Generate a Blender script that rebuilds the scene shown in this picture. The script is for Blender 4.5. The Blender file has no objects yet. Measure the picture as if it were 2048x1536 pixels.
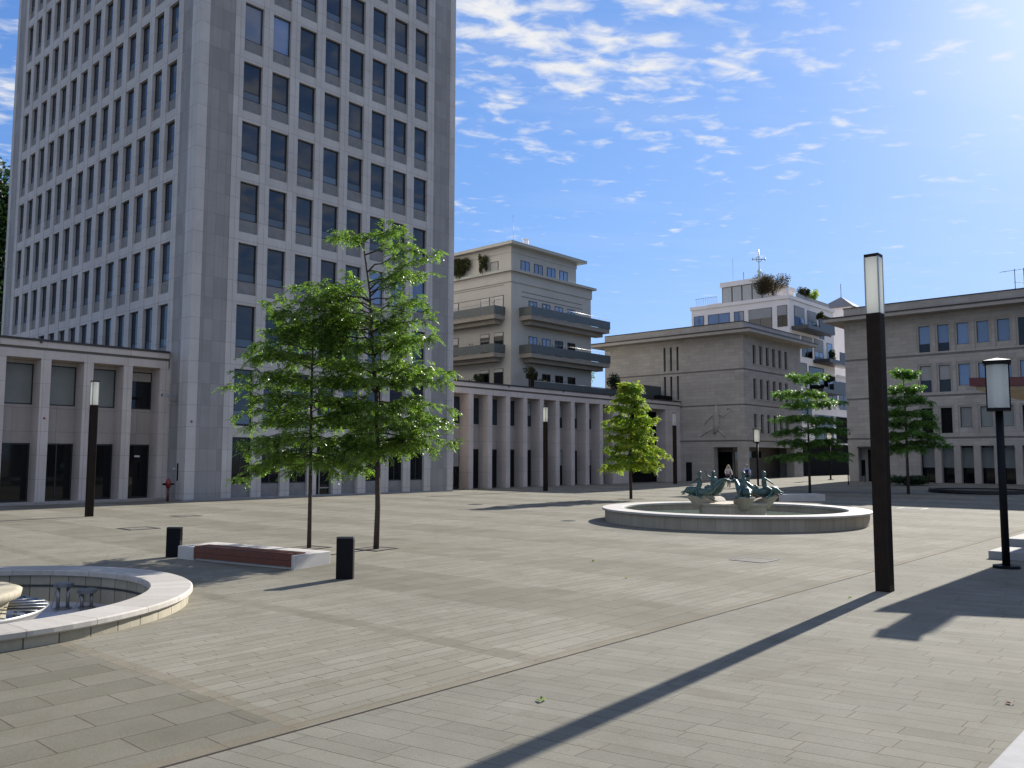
import bpy, bmesh, math, random
from mathutils import Vector, Matrix, Euler
import numpy as np
random.seed(7)
R = math.radians
PI = math.pi
S = bpy.context.scene
COL = S.collection

# ---------------------------------------------------------------- camera
cam_d = bpy.data.cameras.new('camera')
cam = bpy.data.objects.new('camera', cam_d); COL.objects.link(cam)
PITCH, ROLL, YAW = 8.73233931e-02, 2.38844784e-03, 8.35126437e-01
fw = Vector((math.sin(YAW)*math.cos(PITCH), math.cos(YAW)*math.cos(PITCH), math.sin(PITCH)))
rt0 = Vector((math.cos(YAW), -math.sin(YAW), 0)); up0 = rt0.cross(fw)
rt = math.cos(ROLL)*rt0 + math.sin(ROLL)*up0
up = -math.sin(ROLL)*rt0 + math.cos(ROLL)*up0
m = Matrix((rt, up, -fw)).transposed().to_4x4()
m.translation = Vector((0, 0, 2.5))
cam.matrix_world = m
cam_d.sensor_fit = 'HORIZONTAL'; cam_d.sensor_width = 36.0
cam_d.lens = 1691.67/2048*36.0
cam_d.clip_start = 0.1; cam_d.clip_end = 3000
S.camera = cam

# ---------------------------------------------------------------- light
SUN_EL = math.atan(0.5)
SUN_DIR = Vector((1, 0.068, 0)).normalized()*math.cos(SUN_EL) + Vector((0, 0, math.sin(SUN_EL)))
sl = bpy.data.lights.new('sun', 'SUN'); sl.energy = 5.0; sl.angle = R(0.53); sl.color = (1.0, 0.955, 0.88)
so = bpy.data.objects.new('sun', sl); COL.objects.link(so)
so.rotation_euler = SUN_DIR.to_track_quat('Z', 'Y').to_euler()
S.view_settings.view_transform = 'Standard'; S.view_settings.look = 'None'
S.view_settings.gamma = 1.0; S.view_settings.use_curve_mapping = False
S.view_settings.exposure = 1.0

# ---------------------------------------------------------------- node helpers
class NT:
    def __init__(s, tree): s.t = tree; s.n = tree.nodes; s.l = tree.links
    def add(s, typ, **kw):
        n = s.n.new(typ)
        for k, v in kw.items(): setattr(n, k, v)
        return n
    def put(s, sock, v):
        if v is None: return
        if isinstance(v, bpy.types.NodeSocket): s.l.new(v, sock)
        else:
            try: sock.default_value = v
            except Exception: sock.default_value = (*v, 1.0)
    def math(s, op, a, b=None, c=None, clamp=False):
        n = s.add('ShaderNodeMath', operation=op); n.use_clamp = clamp
        s.put(n.inputs[0], a); s.put(n.inputs[1], b); s.put(n.inputs[2], c)
        return n.outputs[0]
    def mix(s, f, a, b, blend='MIX'):
        n = s.add('ShaderNodeMix', data_type='RGBA', blend_type=blend)
        s.put(n.inputs[0], f); s.put(n.inputs[6], a); s.put(n.inputs[7], b)
        return n.outputs[2]
    def mapr(s, v, a, b, c=0.0, d=1.0, smooth=False):
        n = s.add('ShaderNodeMapRange')
        if smooth: n.interpolation_type = 'SMOOTHSTEP'
        s.put(n.inputs[0], v)
        for i, q in enumerate((a, b, c, d)): s.put(n.inputs[1+i], q)
        return n.outputs[0]
    def noise(s, vec, scale, detail=4.0, rough=0.55, dist=0.0):
        n = s.add('ShaderNodeTexNoise'); s.put(n.inputs['Vector'], vec)
        n.inputs['Scale'].default_value = scale; n.inputs['Detail'].default_value = detail
        n.inputs['Roughness'].default_value = rough; n.inputs['Distortion'].default_value = dist
        return n.outputs[0]
    def comb(s, x, y, z):
        n = s.add('ShaderNodeCombineXYZ'); s.put(n.inputs[0], x); s.put(n.inputs[1], y); s.put(n.inputs[2], z)
        return n.outputs[0]
    def sep(s, v):
        n = s.add('ShaderNodeSeparateXYZ'); s.l.new(v, n.inputs[0]); return n.outputs
    def pos(s): return s.add('ShaderNodeNewGeometry').outputs['Position']

# ---------------------------------------------------------------- sky
W = bpy.data.worlds.new('World'); S.world = W; W.use_nodes = True
t = NT(W.node_tree); t.n.clear()
sky = t.add('ShaderNodeTexSky', sky_type='NISHITA'); sky.sun_disc = False
sky.sun_elevation = SUN_EL; sky.sun_rotation = math.atan2(SUN_DIR.x, SUN_DIR.y)
sky.air_density = 1.0; sky.dust_density = 0.35; sky.ozone_density = 2.5; sky.altitude = 150
gen = t.add('ShaderNodeTexCoord').outputs['Generated']
dx, dy, dz = t.sep(gen)
zz = t.math('MAXIMUM', dz, 0.06)
u = t.math('DIVIDE', dx, zz); v = t.math('DIVIDE', dy, zz)
# rows of altocumulus lie across the view: rotate into along-row / across-row
a_ = t.math('ADD', t.math('MULTIPLY', u, 0.80), t.math('MULTIPLY', v, -0.60))
b_ = t.math('ADD', t.math('MULTIPLY', u, 0.60), t.math('MULTIPLY', v, 0.80))
P1 = t.comb(t.math('MULTIPLY', a_, 0.85), t.math('MULTIPLY', b_, 1.15), 0.0)
n1 = t.noise(P1, 9.5, 5.0, 0.55, 0.25)
n2 = t.noise(t.comb(a_, b_, 3.7), 3.2, 2.0, 0.5)
def blob(cu, cv, ru, rv):
    e = t.math('ADD', t.math('POWER', t.math('DIVIDE', t.math('SUBTRACT', u, cu), ru), 2.0),
               t.math('POWER', t.math('DIVIDE', t.math('SUBTRACT', v, cv), rv), 2.0))
    return t.math('POWER', 2.718, t.math('MULTIPLY', e, -1.0))
msk = t.math('ADD', t.math('MULTIPLY', blob(1.45, 1.22, 0.66, 0.50), 0.21),
             t.math('ADD', t.math('MULTIPLY', blob(2.1, 1.0, 0.9, 0.7), 0.045),
                    t.math('ADD', t.math('MULTIPLY', blob(0.75, 2.5, 0.5, 0.7), 0.16),
                           t.math('MULTIPLY', t.mapr(t.math('ADD', t.math('MULTIPLY', dx, 0.74), t.math('MULTIPLY', dy, 0.67)), 0.35, -0.25, 0.0, 1.0), 0.24))))  # last term: unseen cloud bank added behind the camera for brighter, neutral fill
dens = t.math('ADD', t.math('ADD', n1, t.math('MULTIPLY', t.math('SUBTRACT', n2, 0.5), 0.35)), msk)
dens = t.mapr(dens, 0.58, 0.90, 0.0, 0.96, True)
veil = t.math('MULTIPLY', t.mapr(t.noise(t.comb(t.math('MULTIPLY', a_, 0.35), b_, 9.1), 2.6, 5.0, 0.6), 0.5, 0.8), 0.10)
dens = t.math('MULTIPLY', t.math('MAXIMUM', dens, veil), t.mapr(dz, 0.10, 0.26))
skyc = t.mix(1.0, sky.outputs[0], (0.80, 0.98, 1.22, 1), 'MULTIPLY')
den_ = t.mix(1.0, (1, 1, 1, 1), t.mix(1.0, skyc, (0.172, 0.172, 0.172, 1), 'MULTIPLY'), 'ADD')
skyc = t.mix(1.0, t.mix(1.0, skyc, den_, 'DIVIDE'), (0.966, 1.218, 1.763, 1), 'MULTIPLY')
sd = t.add('ShaderNodeVectorMath', operation='DOT_PRODUCT'); t.l.new(gen, sd.inputs[0]); sd.inputs[1].default_value = SUN_DIR
glow = t.math('MULTIPLY', t.math('POWER', t.math('MAXIMUM', sd.outputs['Value'], 0.0), 70.0), 0.55)
skyc = t.mix(1.0, skyc, t.mix(glow, (0, 0, 0, 1), (3.6, 3.0, 1.8, 1)), 'ADD')
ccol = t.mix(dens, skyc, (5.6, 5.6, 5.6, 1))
t.n.active = None
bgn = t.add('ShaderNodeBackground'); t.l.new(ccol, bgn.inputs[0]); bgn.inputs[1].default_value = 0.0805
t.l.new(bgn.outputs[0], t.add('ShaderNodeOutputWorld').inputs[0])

# ---------------------------------------------------------------- materials
def new_mat(name):
    mt = bpy.data.materials.new(name); mt.use_nodes = True
    t = NT(mt.node_tree); b = mt.node_tree.nodes['Principled BSDF']
    return mt, t, b
def plain(name, c, rough=0.6, var=0.12, scale=3.0, metal=0.0, spec=0.5, bump=0.0, fine=None):
    mt, t, b = new_mat(name)
    p = t.pos()
    n = t.noise(p, scale, 5.0, 0.6)
    f = t.mapr(n, 0.3, 0.7)
    lo = tuple(x*(1-var) for x in c); hi = tuple(min(1, x*(1+var)) for x in c)
    col = t.mix(f, (*lo, 1), (*hi, 1))
    t.l.new(col, b.inputs['Base Color'])
    b.inputs['Roughness'].default_value = rough; b.inputs['Metallic'].default_value = metal
    b.inputs['Specular IOR Level'].default_value = spec
    if bump:
        bn = t.add('ShaderNodeBump'); bn.inputs['Strength'].default_value = bump; bn.inputs['Distance'].default_value = 0.02
        t.l.new(t.noise(p, fine or scale*8, 4.0), bn.inputs['Height']); t.l.new(bn.outputs[0], b.inputs['Normal'])
    return mt
def stone(name, c1, c2, mortar, row, width, ms=0.012, offset=0.5, z0=0.0, u0=0.0, rough=0.75, streak=0.12, grain=0.06, radial=None, bias=0.0):
    """slabs with joints laid on x+y (or round an axis) and z, with tone changes per slab, grain and rain streaks"""
    mt, t, b = new_mat(name)
    p = t.pos(); x, y, z = t.sep(p)
    if radial:
        ang = t.math('ARCTAN2', t.math('SUBTRACT', y, radial[1]), t.math('SUBTRACT', x, radial[0]))
        u = t.math('MULTIPLY', t.math('ADD', ang, 20.0), radial[2])
    else:
        u = t.math('ADD', x, y)
    vec = t.comb(t.math('ADD', u, 100.0 - u0), t.math('ADD', z, 100*row - z0), 0.0)
    br = t.add('ShaderNodeTexBrick'); t.l.new(vec, br.inputs['Vector'])
    br.offset = offset; br.squash = 1.0; br.offset_frequency = 2
    br.inputs['Color1'].default_value = (*c1, 1); br.inputs['Color2'].default_value = (*c2, 1)
    br.inputs['Mortar'].default_value = (*mortar, 1); br.inputs['Scale'].default_value = 1.0
    br.inputs['Mortar Size'].default_value = ms; br.inputs['Mortar Smooth'].default_value = 0.3
    br.inputs['Bias'].default_value = bias
    br.inputs['Brick Width'].default_value = width; br.inputs['Row Height'].default_value = row
    col = br.outputs[0]
    n = t.noise(p, 0.45, 5.0, 0.6)
    col = t.mix(1.0, col, t.mix(t.mapr(n, 0.3, 0.7), (0.90, 0.89, 0.88, 1), (1.07, 1.07, 1.07, 1)), 'MULTIPLY')
    st = t.noise(t.comb(t.math('MULTIPLY', u, 2.2), t.math('MULTIPLY', z, 0.18), 0.0), 1.6, 5.0, 0.65)
    col = t.mix(streak, col, t.mix(t.mapr(st, 0.35, 0.7), (0.45, 0.44, 0.42, 1), (1.15, 1.15, 1.15, 1)), 'MULTIPLY')
    g = t.noise(p, 14.0, 3.0, 0.7)
    col = t.mix(1.0, col, t.mix(t.mapr(g, 0.25, 0.75), (1-grain, 1-grain, 1-grain, 1), (1+grain, 1+grain, 1+grain, 1)), 'MULTIPLY')
    t.l.new(col, b.inputs['Base Color']); b.inputs['Roughness'].default_value = rough
    bn = t.add('ShaderNodeBump'); bn.inputs['Strength'].default_value = 0.25; bn.inputs['Distance'].default_value = 0.02
    h = t.math('ADD', t.math('MULTIPLY', br.outputs[1], -1.0), t.math('MULTIPLY', g, 0.15))
    t.l.new(h, bn.inputs['Height']); t.l.new(bn.outputs[0], b.inputs['Normal'])
    return mt
def glass(name, c, rough=0.03, spec=0.5, wob=0.0):
    mt, t, b = new_mat(name)
    oi = t.add('ShaderNodeObjectInfo').outputs['Random']
    n = t.noise(t.pos(), 0.8, 2.0)
    f = t.math('ADD', t.math('MULTIPLY', oi, 0.7), t.math('MULTIPLY', n, 0.5))
    col = t.mix(f, (*[q*0.55 for q in c], 1), (*[q*1.5 for q in c], 1))
    t.l.new(col, b.inputs['Base Color']); b.inputs['Roughness'].default_value = rough
    b.inputs['Specular IOR Level'].default_value = spec; b.inputs['IOR'].default_value = 1.5
    if wob:
        bn = t.add('ShaderNodeBump'); bn.inputs['Strength'].default_value = wob; bn.inputs['Distance'].default_value = 0.05
        t.l.new(t.noise(t.pos(), 0.7, 1.0), bn.inputs['Height']); t.l.new(bn.outputs[0], b.inputs['Normal'])
    return mt

M = {}
M['tower_light'] = stone('pale_granite', (0.455, 0.425, 0.40), (0.505, 0.475, 0.445), (0.20, 0.18, 0.175), 1.2767, 2.0, 0.010, 0.0, 0.42, 0.3)
M['tower_dark'] = stone('grey_granite', (0.245, 0.232, 0.222), (0.30, 0.285, 0.272), (0.15, 0.145, 0.145), 1.2767, 0.552, 0.008, 0.0, 0.42, 0.0)
M['apron'] = plain('apron_granite', (0.19, 0.185, 0.18), 0.7, 0.15, 2.0)
M['wing'] = stone('rose_limestone', (0.50, 0.43, 0.385), (0.56, 0.485, 0.435), (0.20, 0.17, 0.155), 1.27, 2.23, 0.008, 0.0, 0.05, 0.0)
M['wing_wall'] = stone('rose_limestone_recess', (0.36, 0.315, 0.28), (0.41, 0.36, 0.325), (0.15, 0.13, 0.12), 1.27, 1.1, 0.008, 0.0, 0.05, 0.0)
M['traver'] = stone('travertine', (0.315, 0.285, 0.250), (0.375, 0.342, 0.305), (0.19, 0.165, 0.14), 0.37, 1.15, 0.007, 0.5, 0.0, 0.0, streak=0.10)
M['traver_plain'] = plain('travertine_trim', (0.31, 0.28, 0.245), 0.75, 0.10, 1.2)
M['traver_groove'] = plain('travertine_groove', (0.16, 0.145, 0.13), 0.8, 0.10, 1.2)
M['render'] = plain('cream_render', (0.37, 0.36, 0.33), 0.8, 0.06, 0.5)
M['white_render'] = plain('white_render', (0.74, 0.69, 0.66), 0.8, 0.05, 0.5)
M['roof_edge'] = plain('bronze_roof_edge', (0.028, 0.022, 0.020), 0.5, 0.2, 2.0)
M['copper'] = plain('green_copper_flashing', (0.34, 0.42, 0.40), 0.5, 0.15, 2.0)
M['frame'] = plain('dark_window_frame', (0.018, 0.020, 0.022), 0.4, 0.1, 2.0)
M['glass'] = glass('tinted_glass', (0.020, 0.027, 0.040), 0.03, 0.6, 0.05)
M['glass_low'] = glass('frosted_parapet_glass', (0.075, 0.105, 0.145), 0.12, 0.5)
M['glass_dark'] = glass('dark_door_glass', (0.006, 0.007, 0.008), 0.04, 0.35, 0.03)
M['glass_sky'] = glass('painted_sky_glass', (0.10, 0.15, 0.26), 0.04, 0.8, 0.05)  # blue sky reflection painted into the pane's base colour
M['shutter'] = plain('roller_shutter_slats', (0.19, 0.20, 0.185), 0.55, 0.10, 1.0)
M['blind'] = plain('grey_blind', (0.27, 0.27, 0.265), 0.7, 0.08, 1.0)
M['curtain'] = plain('pale_curtain', (0.42, 0.42, 0.40), 0.8, 0.10, 3.0)
M['void'] = plain('dark_interior', (0.010, 0.010, 0.010), 0.9, 0.1, 1.0, spec=0.05)
M['black'] = plain('black_metal', (0.004, 0.0045, 0.006), 0.55, 0.15, 4.0, spec=0.15)
M['brown'] = plain('dark_brown_steel', (0.020, 0.013, 0.008), 0.6, 0.22, 6.0, spec=0.15)
def opal():
    mt, t, b = new_mat('opal_lamp_glass')
    b.inputs['Base Color'].default_value = (0.74, 0.74, 0.69, 1); b.inputs['Roughness'].default_value = 0.3
    tr = t.add('ShaderNodeBsdfTranslucent'); tr.inputs[0].default_value = (0.85, 0.85, 0.78, 1)
    mx = t.add('ShaderNodeMixShader'); mx.inputs[0].default_value = 0.55
    t.l.new(b.outputs[0], mx.inputs[1]); t.l.new(tr.outputs[0], mx.inputs[2]); t.l.new(mx.outputs[0], mt.node_tree.nodes['Material Output'].inputs[0])
    return mt
M['lamp_white'] = opal()
M['red'] = plain('red_paint', (0.20, 0.016, 0.015), 0.4, 0.12, 4.0)
M['darkred'] = plain('dark_red_paint', (0.10, 0.018, 0.018), 0.5, 0.12, 4.0)
M['marble'] = plain('white_marble', (0.47, 0.44, 0.40), 0.55, 0.12, 1.3, bump=0.08, fine=40)
M['pool_white'] = plain('white_basin_floor', (0.46, 0.445, 0.44), 0.6, 0.22, 1.6)
M['bronze'] = plain('green_bronze', (0.058, 0.105, 0.098), 0.5, 0.60, 6.0, 0.35)
M['lid'] = plain('lid_paving', (0.165, 0.155, 0.128), 0.9, 0.10, 4.0, spec=0.1)
M['steel'] = plain('brushed_steel', (0.30, 0.30, 0.29), 0.4, 0.1, 9.0, 0.8)
M['grate'] = plain('cast_iron', (0.020, 0.018, 0.017), 0.6, 0.3, 20.0, 0.3)
M['soil'] = plain('dry_soil', (0.10, 0.08, 0.06), 0.95, 0.3, 9.0)
M['bark'] = plain('bark', (0.050, 0.036, 0.028), 0.9, 0.35, 12.0, bump=0.5, fine=60)
M['sign_white'] = plain('white_sign', (0.65, 0.65, 0.63), 0.5, 0.03, 2.0)
M['dkgrey'] = plain('anthracite_panel', (0.032, 0.036, 0.040), 0.45, 0.2, 3.0)
M['railing'] = plain('green_grey_railing', (0.060, 0.072, 0.072), 0.45, 0.15, 2.0)
M['roofgrey'] = plain('roof_gravel', (0.22, 0.21, 0.20), 0.9, 0.2, 3.0)
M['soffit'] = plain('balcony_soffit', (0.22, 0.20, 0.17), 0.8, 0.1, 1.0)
M['canopy_wood'] = plain('canopy_underside', (0.26, 0.185, 0.10), 0.6, 0.2, 3.0)
M['step'] = plain('granite_step', (0.27, 0.265, 0.255), 0.9, 0.08, 6.0)
M['skin'] = plain('skin', (0.48, 0.28, 0.21), 0.6, 0.05, 9.0)
M['blonde'] = plain('blonde_hair', (0.45, 0.36, 0.22), 0.7, 0.2, 30.0)
M['greyhair'] = plain('short_grey_hair', (0.30, 0.27, 0.25), 0.7, 0.2, 30.0)
M['cream_top'] = plain('cream_top', (0.62, 0.58, 0.50), 0.9, 0.06, 20.0)
M['navy'] = plain('navy_cloth', (0.022, 0.028, 0.075), 0.9, 0.15, 20.0)
M['paleblue'] = plain('pale_blue_cloth', (0.32, 0.38, 0.60), 0.9, 0.10, 20.0)
M['jeans'] = plain('dark_trousers', (0.020, 0.022, 0.030), 0.9, 0.15, 20.0)
M['tyre'] = plain('tyre_rubber', (0.015, 0.015, 0.015), 0.8, 0.1, 9.0)
M['redbrick'] = plain('rust_leaf', (0.20, 0.07, 0.03), 0.9, 0.3, 40.0)

def leafmat(name, c, trans=0.45, rough=0.45, spec=0.5, yellow=None):
    mt, t, b = new_mat(name)
    p = t.pos()
    n = t.noise(p, 1.6, 4.0, 0.6); n2 = t.noise(p, 22.0, 2.0, 0.6)
    f = t.math('ADD', t.math('MULTIPLY', t.mapr(n, 0.3, 0.7), 0.55), t.math('MULTIPLY', t.mapr(n2, 0.25, 0.75), 0.45))
    lo = tuple(q*0.62 for q in c); hi = tuple(min(1, q*1.35) for q in c)
    col = t.mix(f, (*lo, 1), (*hi, 1))
    if yellow:
        n3 = t.noise(p, 1.1, 3.0); _, _, z = t.sep(p)
        ff = t.math('MULTIPLY', t.mapr(n3, 0.40, 0.62), 0.8)
        col = t.mix(ff, col, (*yellow, 1))
    t.l.new(col, b.inputs['Base Color']); b.inputs['Roughness'].default_value = rough
    b.inputs['Specular IOR Level'].default_value = spec
    tr = t.add('ShaderNodeBsdfTranslucent'); t.l.new(t.mix(1.0, col, (1.25, 1.35, 0.7, 1), 'MULTIPLY'), tr.inputs[0])
    mx = t.add('ShaderNodeMixShader'); mx.inputs[0].default_value = trans
    t.l.new(b.outputs[0], mx.inputs[1]); t.l.new(tr.outputs[0], mx.inputs[2])
    t.l.new(mx.outputs[0], mt.node_tree.nodes['Material Output'].inputs[0])
    return mt
M['leaf'] = leafmat('locust_leaf', (0.125, 0.205, 0.036), 0.60, 0.34, 0.65)
M['leaf_y'] = leafmat('yellow_green_leaf', (0.19, 0.30, 0.035), 0.60, 0.5, 0.4, (0.30, 0.32, 0.04))
M['leaf_d'] = leafmat('layered_tree_leaf', (0.095, 0.190, 0.028), 0.56, 0.45, 0.5)
M['leaf_dark'] = leafmat('dark_evergreen_leaf', (0.022, 0.048, 0.014), 0.30, 0.5, 0.4)
M['leaf_red'] = leafmat('rust_shrub_leaf', (0.085, 0.065, 0.035), 0.3, 0.6, 0.3)
M['leaf_olive'] = leafmat('olive_shrub_leaf', (0.055, 0.060, 0.022), 0.3, 0.6, 0.3)

def wood_mat():
    mt, t, b = new_mat('red_brown_hardwood')
    co = t.add('ShaderNodeTexCoord').outputs['Object']
    x, y, z = t.sep(co)
    n = t.noise(t.comb(t.math('MULTIPLY', x, 1.0), t.math('MULTIPLY', y, 0.35), t.math('MULTIPLY', z, 9.0)), 6.0, 5.0, 0.6)
    col = t.mix(t.mapr(n, 0.3, 0.7), (0.085, 0.022, 0.012, 1), (0.17, 0.050, 0.026, 1))
    t.l.new(col, b.inputs['Base Color']); b.inputs['Roughness'].default_value = 0.5
    return mt
M['wood'] = wood_mat()

def water_mat():
    mt, t, b = new_mat('fountain_water')
    b.inputs['Base Color'].default_value = (0.15, 0.20, 0.15, 1)
    b.inputs['Roughness'].default_value = 0.06; b.inputs['Specular IOR Level'].default_value = 0.6
    bn = t.add('ShaderNodeBump'); bn.inputs['Strength'].default_value = 0.35; bn.inputs['Distance'].default_value = 0.05
    t.l.new(t.noise(t.pos(), 5.0, 3.0), bn.inputs['Height']); t.l.new(bn.outputs[0], b.inputs['Normal'])
    return mt
M['water'] = water_mat()

def paving_mat():
    mt, t, b = new_mat('plaza_paving')
    p = t.pos(); x, y, z = t.sep(p)
    wob = t.noise(t.comb(0.0, y, 0.0), 1.3, 1.0)
    def brick(u, v, width, row, c1, c2, mo, ms, off, sq=1.0, sqf=2):
        br = t.add('ShaderNodeTexBrick'); t.l.new(t.comb(t.math('ADD', u, 300.0), t.math('ADD', v, 300.0), 0.0), br.inputs['Vector'])
        br.offset = off; br.squash = sq; br.squash_frequency = sqf
        br.inputs['Color1'].default_value = (*c1, 1); br.inputs['Color2'].default_value = (*c2, 1)
        br.inputs['Mortar'].default_value = (*mo, 1); br.inputs['Scale'].default_value = 1.0
        br.inputs['Mortar Size'].default_value = ms; br.inputs['Mortar Smooth'].default_value = 0.4
        br.inputs['Brick Width'].default_value = width; br.inputs['Row Height'].default_value = row
        return br.outputs[0], br.outputs[1]
    # planks laid along x; the row widths drift a little
    yw = t.math('ADD', y, t.math('MULTIPLY', t.math('SUBTRACT', wob, 0.5), 0.55))
    light, lf = brick(t.math('ADD', x, t.math('MULTIPLY', t.math('FLOOR', t.math('DIVIDE', yw, 0.23)), 0.37)), yw, 1.15, 0.23,
                  (0.198, 0.185, 0.152), (0.234, 0.220, 0.184), (0.105, 0.088, 0.066), 0.007, 0.42, 0.7, 3)
    dark, df = brick(x, y, 1.05, 0.52, (0.165, 0.154, 0.124), (0.200, 0.187, 0.153), (0.10, 0.085, 0.065), 0.009, 0.5)
    xs = t.math('ADD', x, t.math('MULTIPLY', y, 0.2))
    ws = t.noise(t.comb(xs, 0.0, 5.0), 2.1, 1.0)
    xs = t.math('ADD', xs, t.math('MULTIPLY', t.math('SUBTRACT', ws, 0.5), 0.4))
    strip, sf = brick(t.math('ADD', y, t.math('MULTIPLY', t.math('FLOOR', t.math('DIVIDE', xs, 0.24)), 0.31)), xs, 0.95, 0.24,
                  (0.184, 0.175, 0.146), (0.214, 0.204, 0.171), (0.135, 0.118, 0.095), 0.007, 0.37, 0.75, 3)
    # bands of the two patterns across the plaza
    xx = t.math('MODULO', t.math('ADD', x, 97.4), 4.5)
    band = t.mapr(xx, 2.25, 2.32)
    big = t.math('LESS_THAN', x, 4.65)
    lightmask = t.math('MULTIPLY', t.math('SUBTRACT', 1.0, big), t.math('MAXIMUM', band, t.math('LESS_THAN', x, 8.0)))
    dark = t.mix(big, dark, t.mix(1.0, dark, (0.86, 0.86, 0.86, 1), 'MULTIPLY'))
    col = t.mix(lightmask, dark, light)
    edge = t.math('MULTIPLY', t.math('GREATER_THAN', y, 6.90), t.math('LESS_THAN', y, 7.06))
    col = t.mix(t.math('MULTIPLY', edge, 0.5), col, (0.165, 0.138, 0.098, 1))
    e2 = t.math('LESS_THAN', t.math('ABSOLUTE', t.math('SUBTRACT', x, 4.72)), 0.10)
    col = t.mix(t.math('MULTIPLY', t.math('MULTIPLY', e2, t.math('GREATER_THAN', y, 6.9)), 0.45), col, (0.165, 0.138, 0.098, 1))
    isstrip = t.math('LESS_THAN', y, 6.86)
    col = t.mix(isstrip, col, strip)
    wj = t.math('MULTIPLY', t.math('SUBTRACT', t.noise(t.comb(x, 0, 0), 0.8, 3.0), 0.5), 0.03)
    seam = t.math('LESS_THAN', t.math('ABSOLUTE', t.math('SUBTRACT', t.math('ADD', y, wj), 6.86)), 0.022)
    far = t.math('LESS_THAN', t.math('ABSOLUTE', t.math('SUBTRACT', y, t.math('ADD', 34.4, t.math('MULTIPLY', x, 0.16)))), 0.05)
    col = t.mix(t.math('MAXIMUM', seam, t.math('MULTIPLY', far, 0.6)), col, (0.045, 0.035, 0.028, 1))
    # wear: broad stains, greenish film, specks
    n = t.noise(p, 0.22, 6.0, 0.62); n2 = t.noise(p, 1.1, 6.0, 0.65); n3 = t.noise(p, 30.0, 2.0, 0.7)
    col = t.mix(1.0, col, t.mix(t.mapr(n, 0.3, 0.7), (0.86, 0.86, 0.84, 1), (1.09, 1.08, 1.06, 1)), 'MULTIPLY')
    col = t.mix(1.0, col, t.mix(t.mapr(n2, 0.3, 0.72), (0.86, 0.855, 0.82, 1), (1.06, 1.06, 1.05, 1)), 'MULTIPLY')
    col = t.mix(1.0, col, t.mix(t.mapr(n3, 0.25, 0.75), (0.93, 0.93, 0.93, 1), (1.07, 1.07, 1.07, 1)), 'MULTIPLY')
    vo = t.add('ShaderNodeTexVoronoi'); t.l.new(p, vo.inputs['Vector']); vo.inputs['Scale'].default_value = 1.7
    gum = t.math('LESS_THAN', vo.outputs['Distance'], 0.045)
    vr = t.sep(vo.outputs['Color'])[0]
    gum = t.math('MULTIPLY', gum, t.math('GREATER_THAN', vr, 0.72))
    col = t.mix(t.math('MULTIPLY', gum, 0.5), col, (0.06, 0.055, 0.05, 1))
    st = t.noise(t.comb(x, y, 4.0), 0.55, 6.0, 0.7, 0.8)
    col = t.mix(t.math('MULTIPLY', t.mapr(st, 0.56, 0.72), 0.40), col, (0.115, 0.100, 0.072, 1))
    sp = t.noise(p, 4.5, 2.0, 0.5); spots = t.mapr(sp, 0.76, 0.80)
    col = t.mix(t.math('MULTIPLY', spots, 0.35), col, (0.08, 0.07, 0.055, 1))
    t.l.new(col, b.inputs['Base Color']); b.inputs['Roughness'].default_value = 0.92
    b.inputs['Specular IOR Level'].default_value = 0.08
    bn = t.add('ShaderNodeBump'); bn.inputs['Strength'].default_value = 0.35; bn.inputs['Distance'].default_value = 0.01
    h = t.math('SUBTRACT', t.math('MULTIPLY', n3, 0.6), t.math('MAXIMUM', t.math('MULTIPLY', lf, lightmask), t.math('MULTIPLY', sf, isstrip)))
    t.l.new(h, bn.inputs['Height']); t.l.new(bn.outputs[0], b.inputs['Normal'])
    return mt
M['paving'] = paving_mat()

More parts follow.
